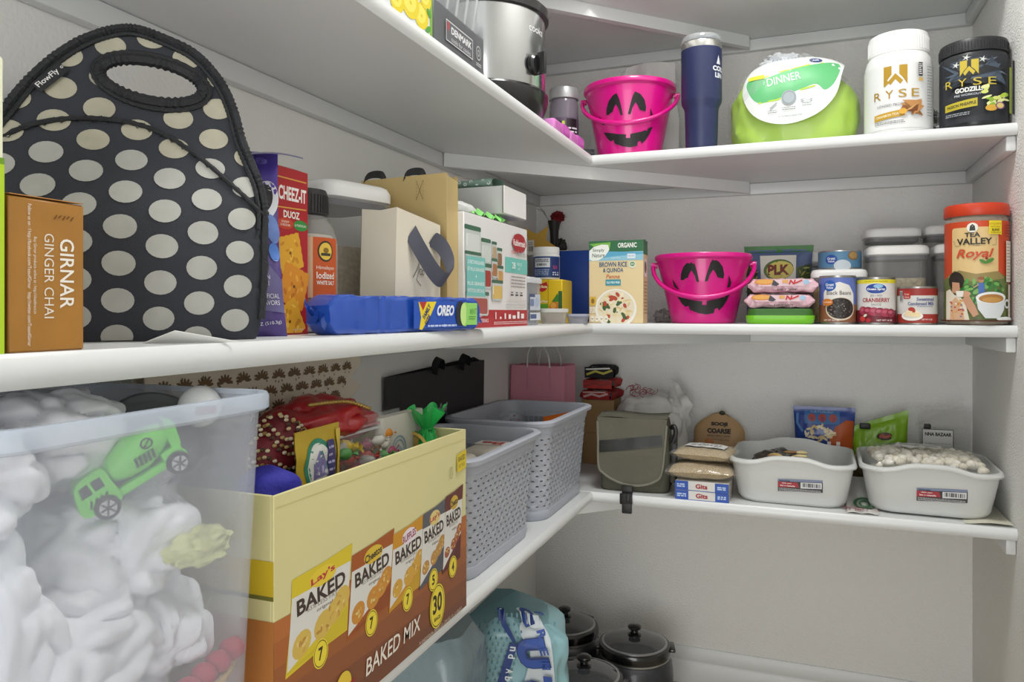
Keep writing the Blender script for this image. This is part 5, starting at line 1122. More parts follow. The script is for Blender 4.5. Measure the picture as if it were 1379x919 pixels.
# woven baskets
def basket(loc, label, w=.345, d=.225, h=.205):
    t = thing('woven_basket', label, 'basket', loc, Q, 'grey plastic woven baskets')
    gy = M('adb1bb', .42); per = rrect(1, 1, .5)
    NC, NR, SC, SR = 52, 15, 6, 4; z0, z1 = .020, h-.026
    def per_pt(s, k, o=0):
        W_, D_, r_ = w*k+2*o, d*k+2*o, .045
        a, c_ = W_-2*r_, D_-2*r_; L_ = 2*a+2*c_+2*PI*r_; x = (s % 1)*L_
        for (sx, sy, tx, ty, ln, kind) in ((-a/2, -D_/2, 1, 0, a, 0), (a/2, -D_/2+r_, -PI/2, 0, PI/2*r_, 1), (W_/2, -c_/2, 0, 1, c_, 0), (W_/2-r_, c_/2, 0, 0, PI/2*r_, 1), (a/2, D_/2, -1, 0, a, 0), (-a/2, D_/2-r_, PI/2, 0, PI/2*r_, 1), (-W_/2, c_/2, 0, -1, c_, 0), (-W_/2+r_, -c_/2, PI, 0, PI/2*r_, 1)):
            if x <= ln+1e-9:
                if kind == 0: return (sx+tx*x, sy+ty*x)
                an = tx+x/r_; return (sx+r_*math.cos(an), sy+r_*math.sin(an))
            x -= ln
        return (-a/2, -D_/2)
    kz = lambda z: .86+.12*(z/h)
    b = MB(); nu, nv = NC*SC, NR*SR
    for off in (0, -.0022):
        def fn(u, v):
            i = round(u*nu); j = round(v*nv); z = z0+(z1-z0)*v
            up = ((i//SC+(j//SR)) % 2)*2-1; e = (j % SR == 0) or (i % SC == 0)
            return (*per_pt(u, kz(z), off+(0 if e else .0004*up)), z)
        b.grid(fn, nu, nv, gy, True, skip=lambda i, j: j % SR == SR-1 and (i+SC//2*((j//SR) % 2)) % SC in (SC-1, SC-2) and j < nv-1)
    b.build('woven_wall', t, angle=12)
    b = MB(); ring = lambda k, z, o: [(*per_pt(i/96, k, o), z) for i in range(96)]
    b.loft([ring(kz(0), 0, -.004), ring(kz(0), .0, 0), ring(kz(0), .004, .002), ring(kz(.014), .014, .003), ring(kz(z0), z0, .0015), ring(kz(z0), z0+.0005, -.003), ring(kz(0), .004, -.006)], gy); b.build('base', t)
    b = MB(); b.loft([ring(kz(z1), z1-.0005, -.0028), ring(kz(z1), z1-.0005, .0015), ring(kz(h), h-.012, .002), ring(kz(h), h-.010, .009), ring(kz(h), h-.003, .010), ring(kz(h), h, .007), ring(kz(h), h, -.001), ring(kz(h), h-.004, -.003), ring(kz(z1), z1-.0005, -.0028)], gy, False, False); b.build('rim', t)
    for s in (-1, 1):
        b = MB(); x = s*(w*kz(h-.05)/2-.004); b.box(min(x, x-s*.004), max(x, x-s*.004), -.05, .05, h-.075, h-.026, gy, .001); 
        for k in range(8): b.box(x-s*.006 if s > 0 else x+.004, x-s*.004 if s > 0 else x+.006, -.045+.0125*k, -.037+.0125*k, h-.068, h-.035, M('8a8e98', .5))
        b.build('handle_panel', t)
    return t
basket((.160, -.915, ZL), 'grey woven basket beside the chip carton, holding paper sacks', h=.195)
basket((.160, -.552, ZL), 'grey woven basket at the shelf corner next to the messenger bag', h=.203)
for i, (x, y, s, lb) in enumerate(((.195, -.835, .0, 'paper flour sack with red lettering in the nearer basket'), (.112, -.925, .1, 'plain pale paper sack at the back of the nearer basket'), (.190, -.994, -.02, 'pale paper sack with dark lettering beside the chip carton'))):
    b = MB(); m = M('cdc6b8', .7, bump=.2, bscale=60); b.box(-.055, .055, -.035, .035, 0, .168+.004*i, m, .012, 3); b.v = [(x_+.003*noise.noise(Vector((x_*30, z_*20, i))), y_+.004*noise.noise(Vector((x_*25, z_*25, i+4))), z_) for x_, y_, z_ in b.v]
    p = Print(b, lambda u, v, d: (u, -.040-d, v))
    if i == 0: p.rect(.0, .12, .050, .166, 'e3ded4'); p.text('Be', .022, .148, .022, 'b8392f', w=.030, bold=.04, rot=PI/2)
    elif i == 2: p.text('RY', .012, .152, .014, '3a3630', w=.028)
    p = Print(b, lambda u, v, d: (u, v, .1685+.004*i+d))
    if i == 0: p.rect(.006, -.03, .046, .03, 'e6e1d8'); p.text('Be', .026, .0, .030, 'b8392f', w=.045, bold=.04, rot=PI/2)
    tag(b.build('paper_sack', None, (x, y, ZL+.0045), Q+s), lb, 'sack', 'paper sacks in the nearer grey basket')
t = thing('pink_bottle', 'pink bottle lying inside the corner basket', 'bottle', (.150, -.570, ZL+.150), 0)
b = MB(); b.lathe([(0, -.075), (.014, -.074), (.019, -.066), (.019, .045), (.012, .060), (.010, .062)], M('c23a62', .25, coat=.4), 28); b.v = [(y*.9, z, x) for x, y, z in b.v]; b.build('body', t)
b = MB(); b.lathe([(.012, .060), (.012, .080), (.010, .083), (0, .083)], M('d9607e', .3), 24); b.v = [(y, z, x) for x, y, z in b.v]; b.build('cap', t)
b = MB(); pouch(b, .11, .185, .03, M('c8681c', .35), seed=17, wr=.004); o = tag(b.build('snack_pouch', None, (.225, -.500, ZL+.0045), Q-.3), 'orange pouch poking up inside the corner basket', 'snack bag')
b = MB(); b.box(-.06, .06, -.06, .06, 0, .128, M('7d8088', .5), .006); p = Print(b, flat(-.06)); p.rect(-.05, .02, .05, .08, '9a9da4'); tag(b.build('storage_box', None, (.130, -.590, ZL+.0045), Q), 'grey box at the bottom of the corner basket', 'box')

# black shopping bag against the wall
t = thing('shopping_bag', 'large black paper shopping bag leaning flat on the left wall behind the baskets', 'gift bag', (.022, -.672, ZL), Q)
bk = M('1e1e20', .55); b = MB()
b.sheet([(-.205, 0), (.195, 0), (.208, .305), (-.190, .300)], lambda u, v, d: (u, -.010-d+.014*v*.3, v), .001, bk, seg=.08); b.sheet([(-.215, 0), (.195, 0), (.200, .312), (-.212, .297)], lambda u, v, d: (u, .014-d, v), .001, bk, seg=.08)
b.add([(-.205, -.010, 0), (-.2075, .004, 0), (-.215, .014, 0), (-.19, -.0087, .300), (-.196, .002, .299), (-.212, .014, .297)], [[0, 1, 4, 3], [1, 2, 5, 4]], bk); b.add([(.195, -.010, 0), (.192, .002, 0), (.195, .014, 0), (.208, -.0087, .305), (.204, .002, .305), (.200, .014, .312)], [[0, 1, 4, 3], [1, 2, 5, 4]], bk); b.box(-.20, .194, -.0095, .0135, 0, .001, bk)
p = Print(b, lambda u, v, d: (u, -.0105-d+.0042*v, v)); gl = '9a9aa0'
for x in (-.034, -.006):
    p.ell(x, .215, .010, .005, gl, 12, rot=.2); p.ell(x+.009, .224, .0045, .004, gl, 10, rot=.8); p.line([(x-.006, .212), (x-.008, .200)], .002, gl); p.line([(x+.006, .212), (x+.008, .200)], .002, gl); p.line([(x-.009, .217), (x-.014, .210)], .0015, gl)
b.build('bag_body', t)
for x in (-.045, .085):
    b = MB(); ribbon(b, [(x-.016, -.012, .292), (x-.014, -.014, .312), (x, -.016, .324), (x+.016, -.014, .318), (x+.022, -.010, .300)], .018, M('19191b', .7), (.2, .9, .3)); b.build('handle', t)

# pink paper bag in the corner, folded cloths, carton
t = thing('paper_bag', 'pink kraft paper bag with twisted white handles in the shelf corner', 'gift bag', (.088, -.205, ZL), -.12)
pk = M('db93a5', .6, bump=.05); b = MB(); hp = .278
b.sheet([(-.080, 0), (.080, 0), (.082, hp), (-.074, hp)], lambda u, v, d: (u, -.04-d+.018*v, v), .001, pk, seg=.05); b.sheet([(-.080, 0), (.080, 0), (.080, hp+.004), (-.080, hp)], lambda u, v, d: (u, .04-d-.01*v, v), .001, pk, seg=.05)
for s in (-1, 1): b.add([(s*.08, -.04, 0), (s*.08, 0, 0), (s*.08, .04, 0), (s*.078, -.035, hp), (s*.068, 0, hp), (s*.080, .037, hp)], [[0, 1, 4, 3], [1, 2, 5, 4]], pk)
b.box(-.079, .079, -.039, .039, 0, .001, pk); p = Print(b, lambda u, v, d: (u, -.0405-d+.018*v, v))
for x in (-.026, .040): p.rect(x-.0008, .215, x+.0008, .275, 'c07f91')
p.line([(-.072, .2), (-.058, 0)], .0008, 'c07f91'); b.build('bag_body', t)
for y in (-.037, .034):
    b = MB(); b.tube(smooth([(-.026, y, hp-.005), (-.020, y-.004, hp+.035), (.004, y-.006, hp+.062), (.034, y-.004, hp+.035), (.040, y, hp-.005)], 8), .0022, M('d8d2cc', .6), 6); b.build('handle', t)
b = MB(); b.box(-.045, .045, -.04, .04, 0, .178, M('9a7b4f', .65), .001, 1); p = Print(b, flat(-.04)); p.rect(-.05, .085, .05, .088, '866a42'); tag(b.build('cardboard_box', None, (.215, -.060, ZL), 0), 'brown kraft box under the folded cloths behind the pink paper bag', 'box')
zc = ZL+.1785
for i, (c1, c2, h_, lb) in enumerate((('9a2326', 'c9a8a4', .026, 'red and pink cloth at the bottom of the folded pile'), ('b23a34', '8c2a28', .026, 'red cloth in the middle of the folded pile'), ('1d1d1f', 'b3a82e', .032, 'black cloth with yellow print on top of the folded pile'))):
    b = MB()
    def fold(u, v, i=i, h_=h_):
        a = u*2*PI; return (math.copysign(abs(math.cos(a))**.5, math.cos(a))*(.046-.003*i)+.004*math.sin(v*7+i)+.006*noise.noise(Vector((math.sin(a), v*3, i*5))), (v-.5)*.095, h_/2+math.copysign(abs(math.sin(a))**.6, math.sin(a))*h_/2*(1+.08*math.sin(v*9+a))+.004*noise.noise(Vector((math.cos(a)*2, v*4, i*3))))
    b.grid(fold, 28, 18, M(c1, .85, bump=.2, bscale=200), True); p = Print(b, lambda u, v, d: (u, -.0477-d, v)); 
    b.grid(lambda u, v: ((u-.5)*.080, -.048-.003*math.sin(v*PI), v*h_*.9+.001), 12, 4, M(c1, .85))
    p = Print(b, lambda u, v, d: (u, -.0522-d, v)); p.line([(-.034, h_*.3), (-.01, h_*.6), (.012, h_*.4), (.036, h_*.7)], .006, c2); p.line([(-.036, h_*.75), (-.005, h_*.8), (.03, h_*.85)], .004, c2 if i != 2 else 'd8d8d2')
    tag(b.build('folded_cloth', None, (.215, -.060, zc), .1*(i-1)), lb, 'cloth', 'folded cloths in the corner'); zc += h_*1.09+.0015
t = thing('plastic_bag', 'white plastic bag with red line ornament behind the messenger bag', 'bag', (.376, -.115, ZL), 0)
b = MB(); wm = M('d6d4d0', .5, alpha=.95); b.blob((-.015, 0, .10), (.098, .075, .110), wm, .12, 1.5, 64, 44, seed=9, flat=0, ridge=.12, e=.8); p = Print(b, lambda u, v, d: (u, -.028+(.20-v)*-.9, v+.014+d), d0=.008)
rd = M('8f3a44', .6); r = random.Random(14)
for i in range(14): a0 = r.uniform(0, 6.3); cx, cy = -.035+r.uniform(-.035, .035), .192+r.uniform(-.010, .010); p.line([(cx+(.004+.0012*k)*math.cos(a0+k*.7), cy+(.003+.0009*k)*math.sin(a0+k*.7)) for k in range(9)], .0013, rd)
b.build('bag_body', t)
b = MB(); b.grid(lambda u, v: (.045+.050*u-.012*v+.004*math.sin(v*14), -.005+.018*math.sin(u*5+v*3), .19+.052*(1-u)*math.sin(PI*min(1, v+.25))-.05*u*1.9*v+.004*math.sin(u*11)), 16, 16, wm); b.build('bag_handle', t)

# messenger bag
t = thing('messenger_bag', 'olive grey canvas messenger bag with a dark strap band across its flap', 'bag', (.368, -.325, ZL), .06)
cv = M('68665a', .9, bump=.3, bscale=500, var=.05, vscale=25, spec=.15); cvd = M('57564b', .9, bump=.3, bscale=500, spec=.15); bks = M('1b1b1c', .5)
b = MB(); b.loft([[(x+.003*math.sin(z*30), y, z) for x, y in rrect(.160*k, .105*k, .018)] for z, k in ((0, .95), (.006, 1.0), (.08, 1.02), (.15, 1.0), (.165, .96))], cvd); b.build('body', t)
def flp(u, v, d=0): return (u*(1-.0*v), -.056-.006*(1-min(1, abs(u)/.09)**2)*(1-abs(v-.09)/.12)-d-.0025*noise.noise(Vector((u*22, v*16, 2))), v)
b = MB(); fo = [(x, y) for x, y, _ in smooth([(-.084, .172, 0), (-.082, .12, 0), (-.081, .06, 0), (-.068, .040, 0), (-.033, .022, 0), (.012, .017, 0), (.052, .030, 0), (.066, .050, 0), (.072, .10, 0), (.078, .172, 0)], 4)]
b.sheet(fo, lambda u, v, d: flp(u, v, d+.002), .003, cv, seg=.012)
b.grid(lambda u, v: (-.083+.162*u, -.056+.112*v, .172+.006*math.sin(PI*v)+.002*math.sin(u*7)), 14, 8, cv)
b.build('flap', t)
b = MB(); b.tube(smooth([flp(u, v, .003) for u, v in fo[1:-1]], 2), .0028, M('7d7b6e', .8), 6); b.build('flap_binding', t)
b = MB(); p = Print(b, lambda u, v, d: flp(u, v, d+.0028), seg=.012); p.poly([(-.0815, .089), (-.0815, .117), (-.03, .124), (.067, .137), (.068, .111), (.02, .104)], '1b1c19'); p.line([(-.080, .115), (-.03, .122), (.067, .135)], .001, '4a4a44'); p.line([(-.080, .091), (.02, .106), (.068, .113)], .001, '4a4a44'); p.rr(-.076, .096, -.048, .110, .003, '26261f'); b.build('strap_band', t)
b = MB(); b.box(.081, .094, -.03, .03, .02, .128, cvd, .005); b.build('side_pocket', t)
b = MB(); b.tube(smooth([(.088, -.045, .115), (.096, -.046, .14), (.092, -.04, .155), (.084, -.03, .150)], 5), .0055, bks, 8); b.box(.086, .098, -.052, -.044, .06, .118, bks, .002); b.build('side_buckle', t)
b = MB(); b.box(-.022, .002, -.0835, -.0775, -.006, .020, bks, .002); b.box(-.025, .004, -.098, -.092, -.020, .006, bks, .003); b.box(-.020, .003, -.098, -.092, -.040, -.014, bks, .002); b.box(-.022, .001, -.094, -.058, .0008, .004, bks, .001)
for s in (-.018, -.009, 0): b.tube([(s, -.099, -.014), (s, -.099, .004)], .002, '2a2a2b', 6)
b.build('strap_clip', t)

# ================================================================ lower shelf, right run
for k in range(2):
    b = MB(); b.box(-.058, .058, -.05, .05, 0, .0205, M('dcdad6', .45), .0008, 1); p = Print(b, flat(-.05))
    p.rect(-.058, 0, -.029, .0205, '1f4fae'); p.rect(.029, 0, .058, .0205, '1f4fae'); p.text('Gits', .0, .0105, .0105, 'a6262c', w=.026, bold=.04); p.lines(-.054, -.034, .006, .015, 2, .003, 'b9cdec', seed=k); p.lines(.034, .052, .006, .014, 2, .003, 'b9cdec', seed=k+4); p.rect(-.029, .0, .029, .0012, '1f4fae')
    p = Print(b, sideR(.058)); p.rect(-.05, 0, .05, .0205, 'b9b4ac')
    tag(b.build('dessert_mix_box', None, (.530+.001*k, -.356, ZL+.021*k), -.03*k), ('lower blue and white mix box flat on the shelf under the grain bags', 'upper blue and white mix box carrying the grain bags')[k], 'box', 'blue and white mix boxes')
def lying_bag(loc, rz, label, m, size=(.070, .055, .018), lab=False, seed=1, film=.16):
    t = thing('grain_bag', label, 'food bag', loc, rz, 'clear bags of grain')
    a, c_, h = size; b = MB()
    def f(u, v, o=0, s=1):
        x = (u-.5)*2; y = (v-.5)*2; k = max(0, 1-abs(x)**3)*max(0, 1-abs(y)**3)
        return (x*(a+o), y*(c_+o), h+s*(h*k**.45*.95+o)+.002*noise.noise(Vector((x*3, y*3, seed))))
    b.grid(lambda u, v: f(u, v), 26, 20, m); b.grid(lambda u, v: f(u, v, 0, -1), 26, 20, m); b.build('grain', t)
    b = MB(); fm = M('e2e0da', .08, alpha=film, spec=.9)
    b.grid(lambda u, v: (f(u, v, .004)[0]*1.06, f(u, v, .004)[1]*1.04, f(u, v, .0012)[2]+.0018*noise.noise(Vector((u*14, v*14, seed)))), 26, 20, fm); b.grid(lambda u, v: (f(u, v, .004)[0]*1.06, f(u, v, .004)[1]*1.04, f(u, v, .0008, -1)[2]), 20, 16, fm); b.build('film', t)
    if lab:
        b = MB(); p = Print(b, lambda u, v, d: (u, v, f(u/a/2+.5, v/c_/2+.5)[2]+.003+d), seg=.01); p.rect(-.042, -.030, .050, .014, '4a4a48'); p.rect(-.041, -.029, .049, .013, 'e0dedb'); p.lines(-.03, .038, -.02, .004, 3, .004, '5a5a60', seed=3); b.build('paper_label', t)
    return t
gr = M('b59f78', .9, bump=1, bscale=330, var=.28, vscale=330)
lying_bag((.524, -.350, ZL+.042), .05, 'lower bag of tan grain lying on the blue and white boxes', gr, seed=2)
lying_bag((.530, -.335, ZL+.080), -.12, 'upper bag of tan grain with a white paper label', gr, (.062, .05, .016), True, 5)
t = thing('semolina_bag', 'rounded brown bag lettered SOOJI COARSE behind the grain bags', 'food bag', (.533, -.075, ZL), -.02)
b = MB(); bm_ = M('b6936a', .6, var=.04)
def sj(u, v, s):
    x = (u-.5)*2; k = max(0, 1-abs(x)**2.6); return (x*.066*(1 if v < .65 else 1-.55*((v-.65)/.35)**2.4), s*.030*k**.6*(1-.75*v**3)-.004*noise.noise(Vector((x*2, v*4, 3)))+.02*v, .152*v*(1-.07*x*x*v))
b.grid(lambda u, v: sj(u, v, -1), 24, 20, bm_); b.grid(lambda u, v: sj(u, v, 1), 24, 20, bm_); p = Print(b, lambda u, v, d: (u, sj(u/.132+.5, v/.152, -1)[1]-d-.001, v), seg=.008)
p.text('SOOJI', .002, .124, .0115, '2a211a', w=.042, bold=.06); p.text('COARSE', .002, .108, .0125, '2a211a', w=.060, bold=.06); p.text('MAKES FARINA COARSE', .002, .096, .004, '4a3a2c', w=.058, bold=.02); p.rect(-.028, .091, .034, .0915, '6a543c'); p.text('NET WT 4 LB (1.8 kg)', .004, .086, .005, '4a3a2c', w=.05, bold=.02); p.rect(-.032, .06, -.010, .088, 'b5703a'); b.build('bag_body', t)
b = MB(); b.blob((.008, .012, .153), (.008, .006, .006), '3c4030', .3, 3, 12, 8); b.build('tie', t)

def dishpan(loc, rz, label, w=.262, d=.27, h=.096):
    t = thing('dishpan', label, 'dishpan', loc, rz, 'white plastic dishpans')
    wm = M('d4d6d4', .35, spec=.5, coat=.15)
    def ring(kw, kd, z, wave=0, r=.045):
        P_ = []
        for x, y in rrect(w*kw, d*kd, r, 10):
            P_.append((x, y, z))
        # refine straight sides so the rim can wave
        Q_ = []
        for i, a in enumerate(P_):
            c_ = P_[(i+1) % len(P_)]; L_ = math.hypot(a[0]-c_[0], a[1]-c_[1]); n_ = 14 if L_ > .03 else 1
            for k in range(n_): Q_.append((a[0]+(c_[0]-a[0])*k/n_, a[1]+(c_[1]-a[1])*k/n_, z))
        if wave: Q_ = [(x, y, z_+(.013*math.exp(-(x/.060)**4) if abs(y) > d*.40 else 0)) for x, y, z_ in Q_]
        return Q_
    b = MB(); b.loft([ring(.78, .78, 0), ring(.82, .82, .001, 0), ring(.86, .87, .012), ring(.945, .95, h-.022, 1), ring(.95, .955, h-.008, 1), ring(1.0, 1.0, h-.010, 1), ring(1.01, 1.01, h-.006, 1), ring(.995, .995, h-.001, 1), ring(.955, .955, h, 1), ring(.935, .94, h-.006, 1), ring(.85, .86, .014), ring(.80, .80, .004)], wm); b.build('basin', t, angle=50)
    b = MB(); ys = lambda v: -(d*.435+(d*.04)*(v/h))-.0012
    p = Print(b, lambda u, v, d_: (u, ys(v)-d_, v), seg=.02); q = .012; p.poly([(-.038+q, .031), (.052+q, .035), (.052+q, .062), (-.038+q, .058)], '3a3a3c'); p.poly([(-.038+q, .053), (.052+q, .057), (.052+q, .062), (-.038+q, .058)], '7f8aa6'); p.poly([(-.038+q, .040), (.005+q, .042), (.002+q, .053), (-.038+q, .0525)], 'a8323c'); p.text('dish pan', -.020+q, .0498, .0034, 'f0dcdc', w=.020, bold=.03); p.text('bac a vaisselle', -.018+q, .0447, .0034, 'f0dcdc', w=.030, bold=.03); p.poly([(.008+q, .041), (.050+q, .043), (.050+q, .056), (.008+q, .054)], 'dedee0'); p.bars(.011+q, .047+q, .0445, .053, '2a2a2a', 14); p.lines(-.036+q, .048+q, .0325, .0395, 3, .0014, 'b5b5b7'); p.text('essentials', -.024+q, .0555, .003, '2c3450', w=.022, bold=.02); b.build('sticker', t)
    return t
dishpan((.717, -.262, ZL), -.02, 'white dishpan beside the grain bags with one dark packet inside')
dishpan((.985, -.262, ZL+.003), -.03, 'white dishpan at the right wall heaped with a bag of puffed lotus seeds')
t = thing('snack_bag', 'dark packet of food lying inside the dishpan beside the grain bags', 'food bag', (.690, -.285, ZL+.024), .1)
b = MB(); b.blob((0, 0, .040), (.070, .065, .042), M('3a332c', .25, coat=.5), .2, 2.5, 40, 26, seed=4, ridge=.12); r = random.Random(4)
for i in range(9): b.blob((r.uniform(-.03, .05), -.045+r.uniform(-.015, .03), .075+r.uniform(-.004, .006)), (.014, .006, .004), ('c9ab62', '8c6a3c', 'd8c590')[i % 3], .2, 3, 10, 6, seed=i)
b.build('packet', t)
b = MB(); r = random.Random(31); pts = []
b.blob((0, 0, .055), (.098, .092, .034), M('e6dfce', .8), .1, 3, 30, 20)
for j in range(3):
    for i in range(210 if j == 2 else 60):
        x, y = r.uniform(-.100, .100), r.uniform(-.095, .085)
        k = (max(0, 1-(x/.11)**4)*max(0, 1-(y/.11)**4)); s = r.uniform(.0075, .0105)
        pts.append((x, y, .055+.016*j+.020*k**.5*(j == 2)+r.uniform(-.003, .004), s))
for i, (x, y, z, s) in enumerate(pts): b.blob((x, y, z), (s, s*.95, s*.9), M(('efe9da', 'e4dcc8', 'f4efe3')[i % 3], .8), .12, 2, 10, 7, seed=i % 9)
o = b.build('puffed_lotus_seeds', None, (.985, -.262, ZL), 0); tag(o, 'heap of round white puffed lotus seeds inside the clear bag', 'snack'); o['kind'] = 'stuff'
t = thing('clear_food_bag', 'clear bag over the heap of lotus seeds in the right dishpan', 'food bag', (.985, -.262, ZL), -.03)
b = MB(); fm = M('e4e4e0', .06, alpha=.14, spec=.9)
def cf(u, v):
    x = (u-.5)*.232; y = (v-.5)*.225; k = max(0, 1-abs((u-.5)*2)**4)*max(0, 1-abs((v-.5)*2)**4)
    return (x, y, .088+.032*k**.4+.003*noise.noise(Vector((u*9, v*9, 2)))+.003*(1-2*abs(noise.noise(Vector((u*6, v*14, 5))))))
b.grid(cf, 40, 36, fm); b.build('film', t)
b = MB(); p = Print(b, lambda u, v, d: (u, v, cf(u/.232+.5, v/.225+.5)[2]+.001+d), seg=.015); p.poly([(-.055, .015), (.030, -.005), (.036, .030), (-.048, .052)], 'e2e0dc'); p.line([(-.045, .030), (.028, .012)], .005, '8a8a8a'); b.build('paper_label', t)

t = thing('snack_bag', 'blue and orange snack bag standing behind the dishpans', 'snack bag', (.789, -.075, ZL), 0)
b = MB(); fr = pouch(b, .138, .182, .040, M('23418f', .3, coat=.2), seed=19, wr=.003, nu=30, nv=30, top_flare=1.05); p = Print(b, fr, seg=.010, d0=.0007)
p.poly([(.018, .0), (.067, .0), (.067, .150), (.05, .152), (.026, .135), (.012, .105), (.010, .06)], 'b8541f'); p.rect(-.045, .140, .035, .172, '3f6fa8'); r = random.Random(7)
for i in range(3): p.ell(-.028+.024*i, .155, .009, .010, 'a8453a', 12); p.ell(-.028+.024*i, .152, .005, .006, '7d3c5a', 10)
p.text('CORN BALLS' if False else 'FARM HARVEST', -.004, .169, .0035, 'c9d8ec', w=.05)
for i in range(34): a = i*.21; p.ell(-.030+.035*math.cos(a)*(.4+.6*r.random())+.02, .118+.020*math.sin(a)*(.4+.6*r.random()), .008, .0028, r.choice(('e0cfa4', 'd2b87f', 'ece0c2')), 8, rot=r.uniform(0, 3))
p.text('H', .022, .086, .026, 'ece6df', w=.030, bold=.05); p.line([(-.060, .165), (-.062, .14), (-.05, .12)], .006, '5a86c0'); b.build('bag_body', t)
t = thing('snack_bag', 'lime green snack bag closed with a black clip behind the right dishpan', 'snack bag', (.915, -.075, ZL), 0)
b = MB(); fr = pouch(b, .125, .160, .035, M('7fae1c', .3), seed=23, wr=.006, nu=30, nv=30); b.v = [(x, y, z*(1+.14*x/.06*(z > .06))) for x, y, z in b.v]; p = Print(b, lambda u, v, d: (fr(u, v, d)[0], fr(u, v, d)[1]-.002, v), seg=.01, d0=.001); p.ell(.010, .118, .018, .009, '3a2a1e', rot=.1); p.ell(.010, .119, .014, .006, 'a8442e', rot=.1); p.rect(-.03, .02, .03, .09, '6a9a18'); b.build('bag_body', t)
b = MB(); b.box(-.046, -.022, -.024, -.012, .134, .148, '1a1a1c', .003); b.build('clip', t)
t = thing('clear_food_bag', 'tall clear bag with a white paper label and black clip in the right back corner', 'food bag', (1.058, -.052, ZL), 0)
b = MB(); fr = pouch(b, .115, .185, .04, M('dcdcd6', .08, alpha=.2, spec=.9), seed=27, wr=.007, nu=30, nv=30, crimp=.005); b.grid(lambda u, v: (-.055+.10*u-.01, -.024-.004*math.sin(v*9), .148+.062*u*v+.012*(v-.5)), 10, 8, M('dcdcd6', .08, alpha=.25, spec=.9)); b.build('film', t)
b = MB(); p = Print(b, lambda u, v, d: (u, -.0262-d, v), seg=.02); p.rect(-.052, .04, .014, .140, '3f3f42'); p.rect(-.0505, .0415, .0125, .1385, 'dcdcda'); p.text('NNA BAZAAR', -.018, .128, .0085, '2a2a2c', w=.056, bold=.05); p.lines(-.046, .008, .05, .11, 7, .0026, 'b9b9b9'); b.build('paper_label', t)
b = MB(); b.box(-.048, -.034, -.034, -.024, .140, .152, '17171a', .002); b.build('clip', t)
b = MB(); b.blob((0, 0, .05), (.045, .04, .05), M('5a5148', .9, bump=.8, bscale=250, var=.2, vscale=200), .15, 2, flat=0, seed=3); tag(b.build('seed_heap', None, (1.045, -.05, ZL), 0), 'brown seeds settled in the tall clear bag', 'seeds')['kind'] = 'stuff'
b = MB(); r = random.Random(17)
def tow(u, v): return (.030*(u-.5)*2+.0+.005*v, -.10+.2*v, .0012+.0022*abs(math.sin(u*7+v*3))*(1-.6*v)+.055*max(0, v-.25)**1.5)
b.grid(tow, 22, 22, M('dddbd6', .8, bump=.2, bscale=400)); p = Print(b, lambda u, v, d: (u, v, .0040+d+.055*max(0, (v+.10)/.2-.25)**1.5), seg=.01)
p.ell(.008, -.03, .022, .034, '4f7d5c', 26, hole=.72); p.ell(.008, -.03, .012, .020, '5d8a68', 20, hole=.6)
for i in range(9): x0, a0 = r.uniform(-.035, .02), r.uniform(-1, 1); p.line([(x0+.006*k*math.cos(a0+k*.4), -.092+.006*k*math.sin(a0+.3*k)+.01*r.random()) for k in range(6)], .0016, '94354a')
tag(b.build('kitchen_towel', None, (.855, -.300, ZL+.0002), 0), 'white kitchen towel with green ring and red line print between the dishpans', 'towel')
b = MB(); pouch(b, .05, .075, .03, M('7a6f4a', .4), seed=31); tag(b.build('small_packet', None, (.858, -.105, ZL), 0), 'small olive packet standing in the gap between the dishpans', 'packet')
b = MB(); b.grid(lambda u, v: (-.042+.084*u, -.10+.2*v, .0006+.0028*math.sin(u*3+v*2)**2+.004*u*(1-v)**3), 14, 14, M('d9d6c4', .7)); tag(b.build('shelf_paper', None, (1.080, -.302, ZL+.0002), 0), 'cream sheet of shelf paper curling at the right end of the lower shelf', 'paper')

# ================================================================ on the floor
def crock(loc, rz, label):
    t = thing('crock_pot', label, 'slow cooker', loc, rz, 'dark crock pots on the floor')
    ch = M('2b2c31', .4, coat=.3, bump=.15, bscale=300); blk = M('131314', .22, coat=.5)
    b = MB(); b.lathe([(.075, 0), (.085, .006), (.093, .05), (.096, .12), (.093, .150), (.086, .160), (.084, .162)], ch, 56); b.build('housing', t)
    b = MB(); b.lathe([(.075, .08), (.083, .160), (.0875, .163), (.0875, .167), (.083, .169)], M('a9aaab', .3, metal=.8), 56); b.build('steel_band', t)
    b = MB(); b.lathe([(.080, .1675), (.089, .170), (.091, .182), (.088, .190), (.080, .192), (.078, .186)], blk, 56)
    for s in (-1, 1): b.box(s*.093-.007, s*.093+.007, -.025, .025, .178, .187, blk, .004)
    b.build('crock', t)
    b = MB(); b.lathe([(.079, .1915), (.0795, .1935), (.060, .203), (.03, .209), (0, .2105)], M('3c3d40', .06, coat=.6, spec=.8), 56); b.build('glass_lid', t)
    b = MB(); b.lathe([(.0795, .190), (.0815, .191), (.0815, .194), (.0795, .195)], M('b0b1b2', .3, metal=.8), 56); b.build('lid_band', t)
    b = MB(); b.lathe([(.016, .2095), (.017, .213), (.009, .217), (.009, .222), (.016, .226), (.017, .231), (.012, .235), (0, .236)], blk, 32); b.build('knob', t)
    return t
crock((.345, -.240, ZF), .25, 'dark crock pot at the right of the three on the floor')
crock((.272, -.448, ZF), .0, 'dark crock pot nearest the blue towel pack')
crock((.148, -.195, ZF), 1.2, 'dark crock pot in the back corner of the floor')

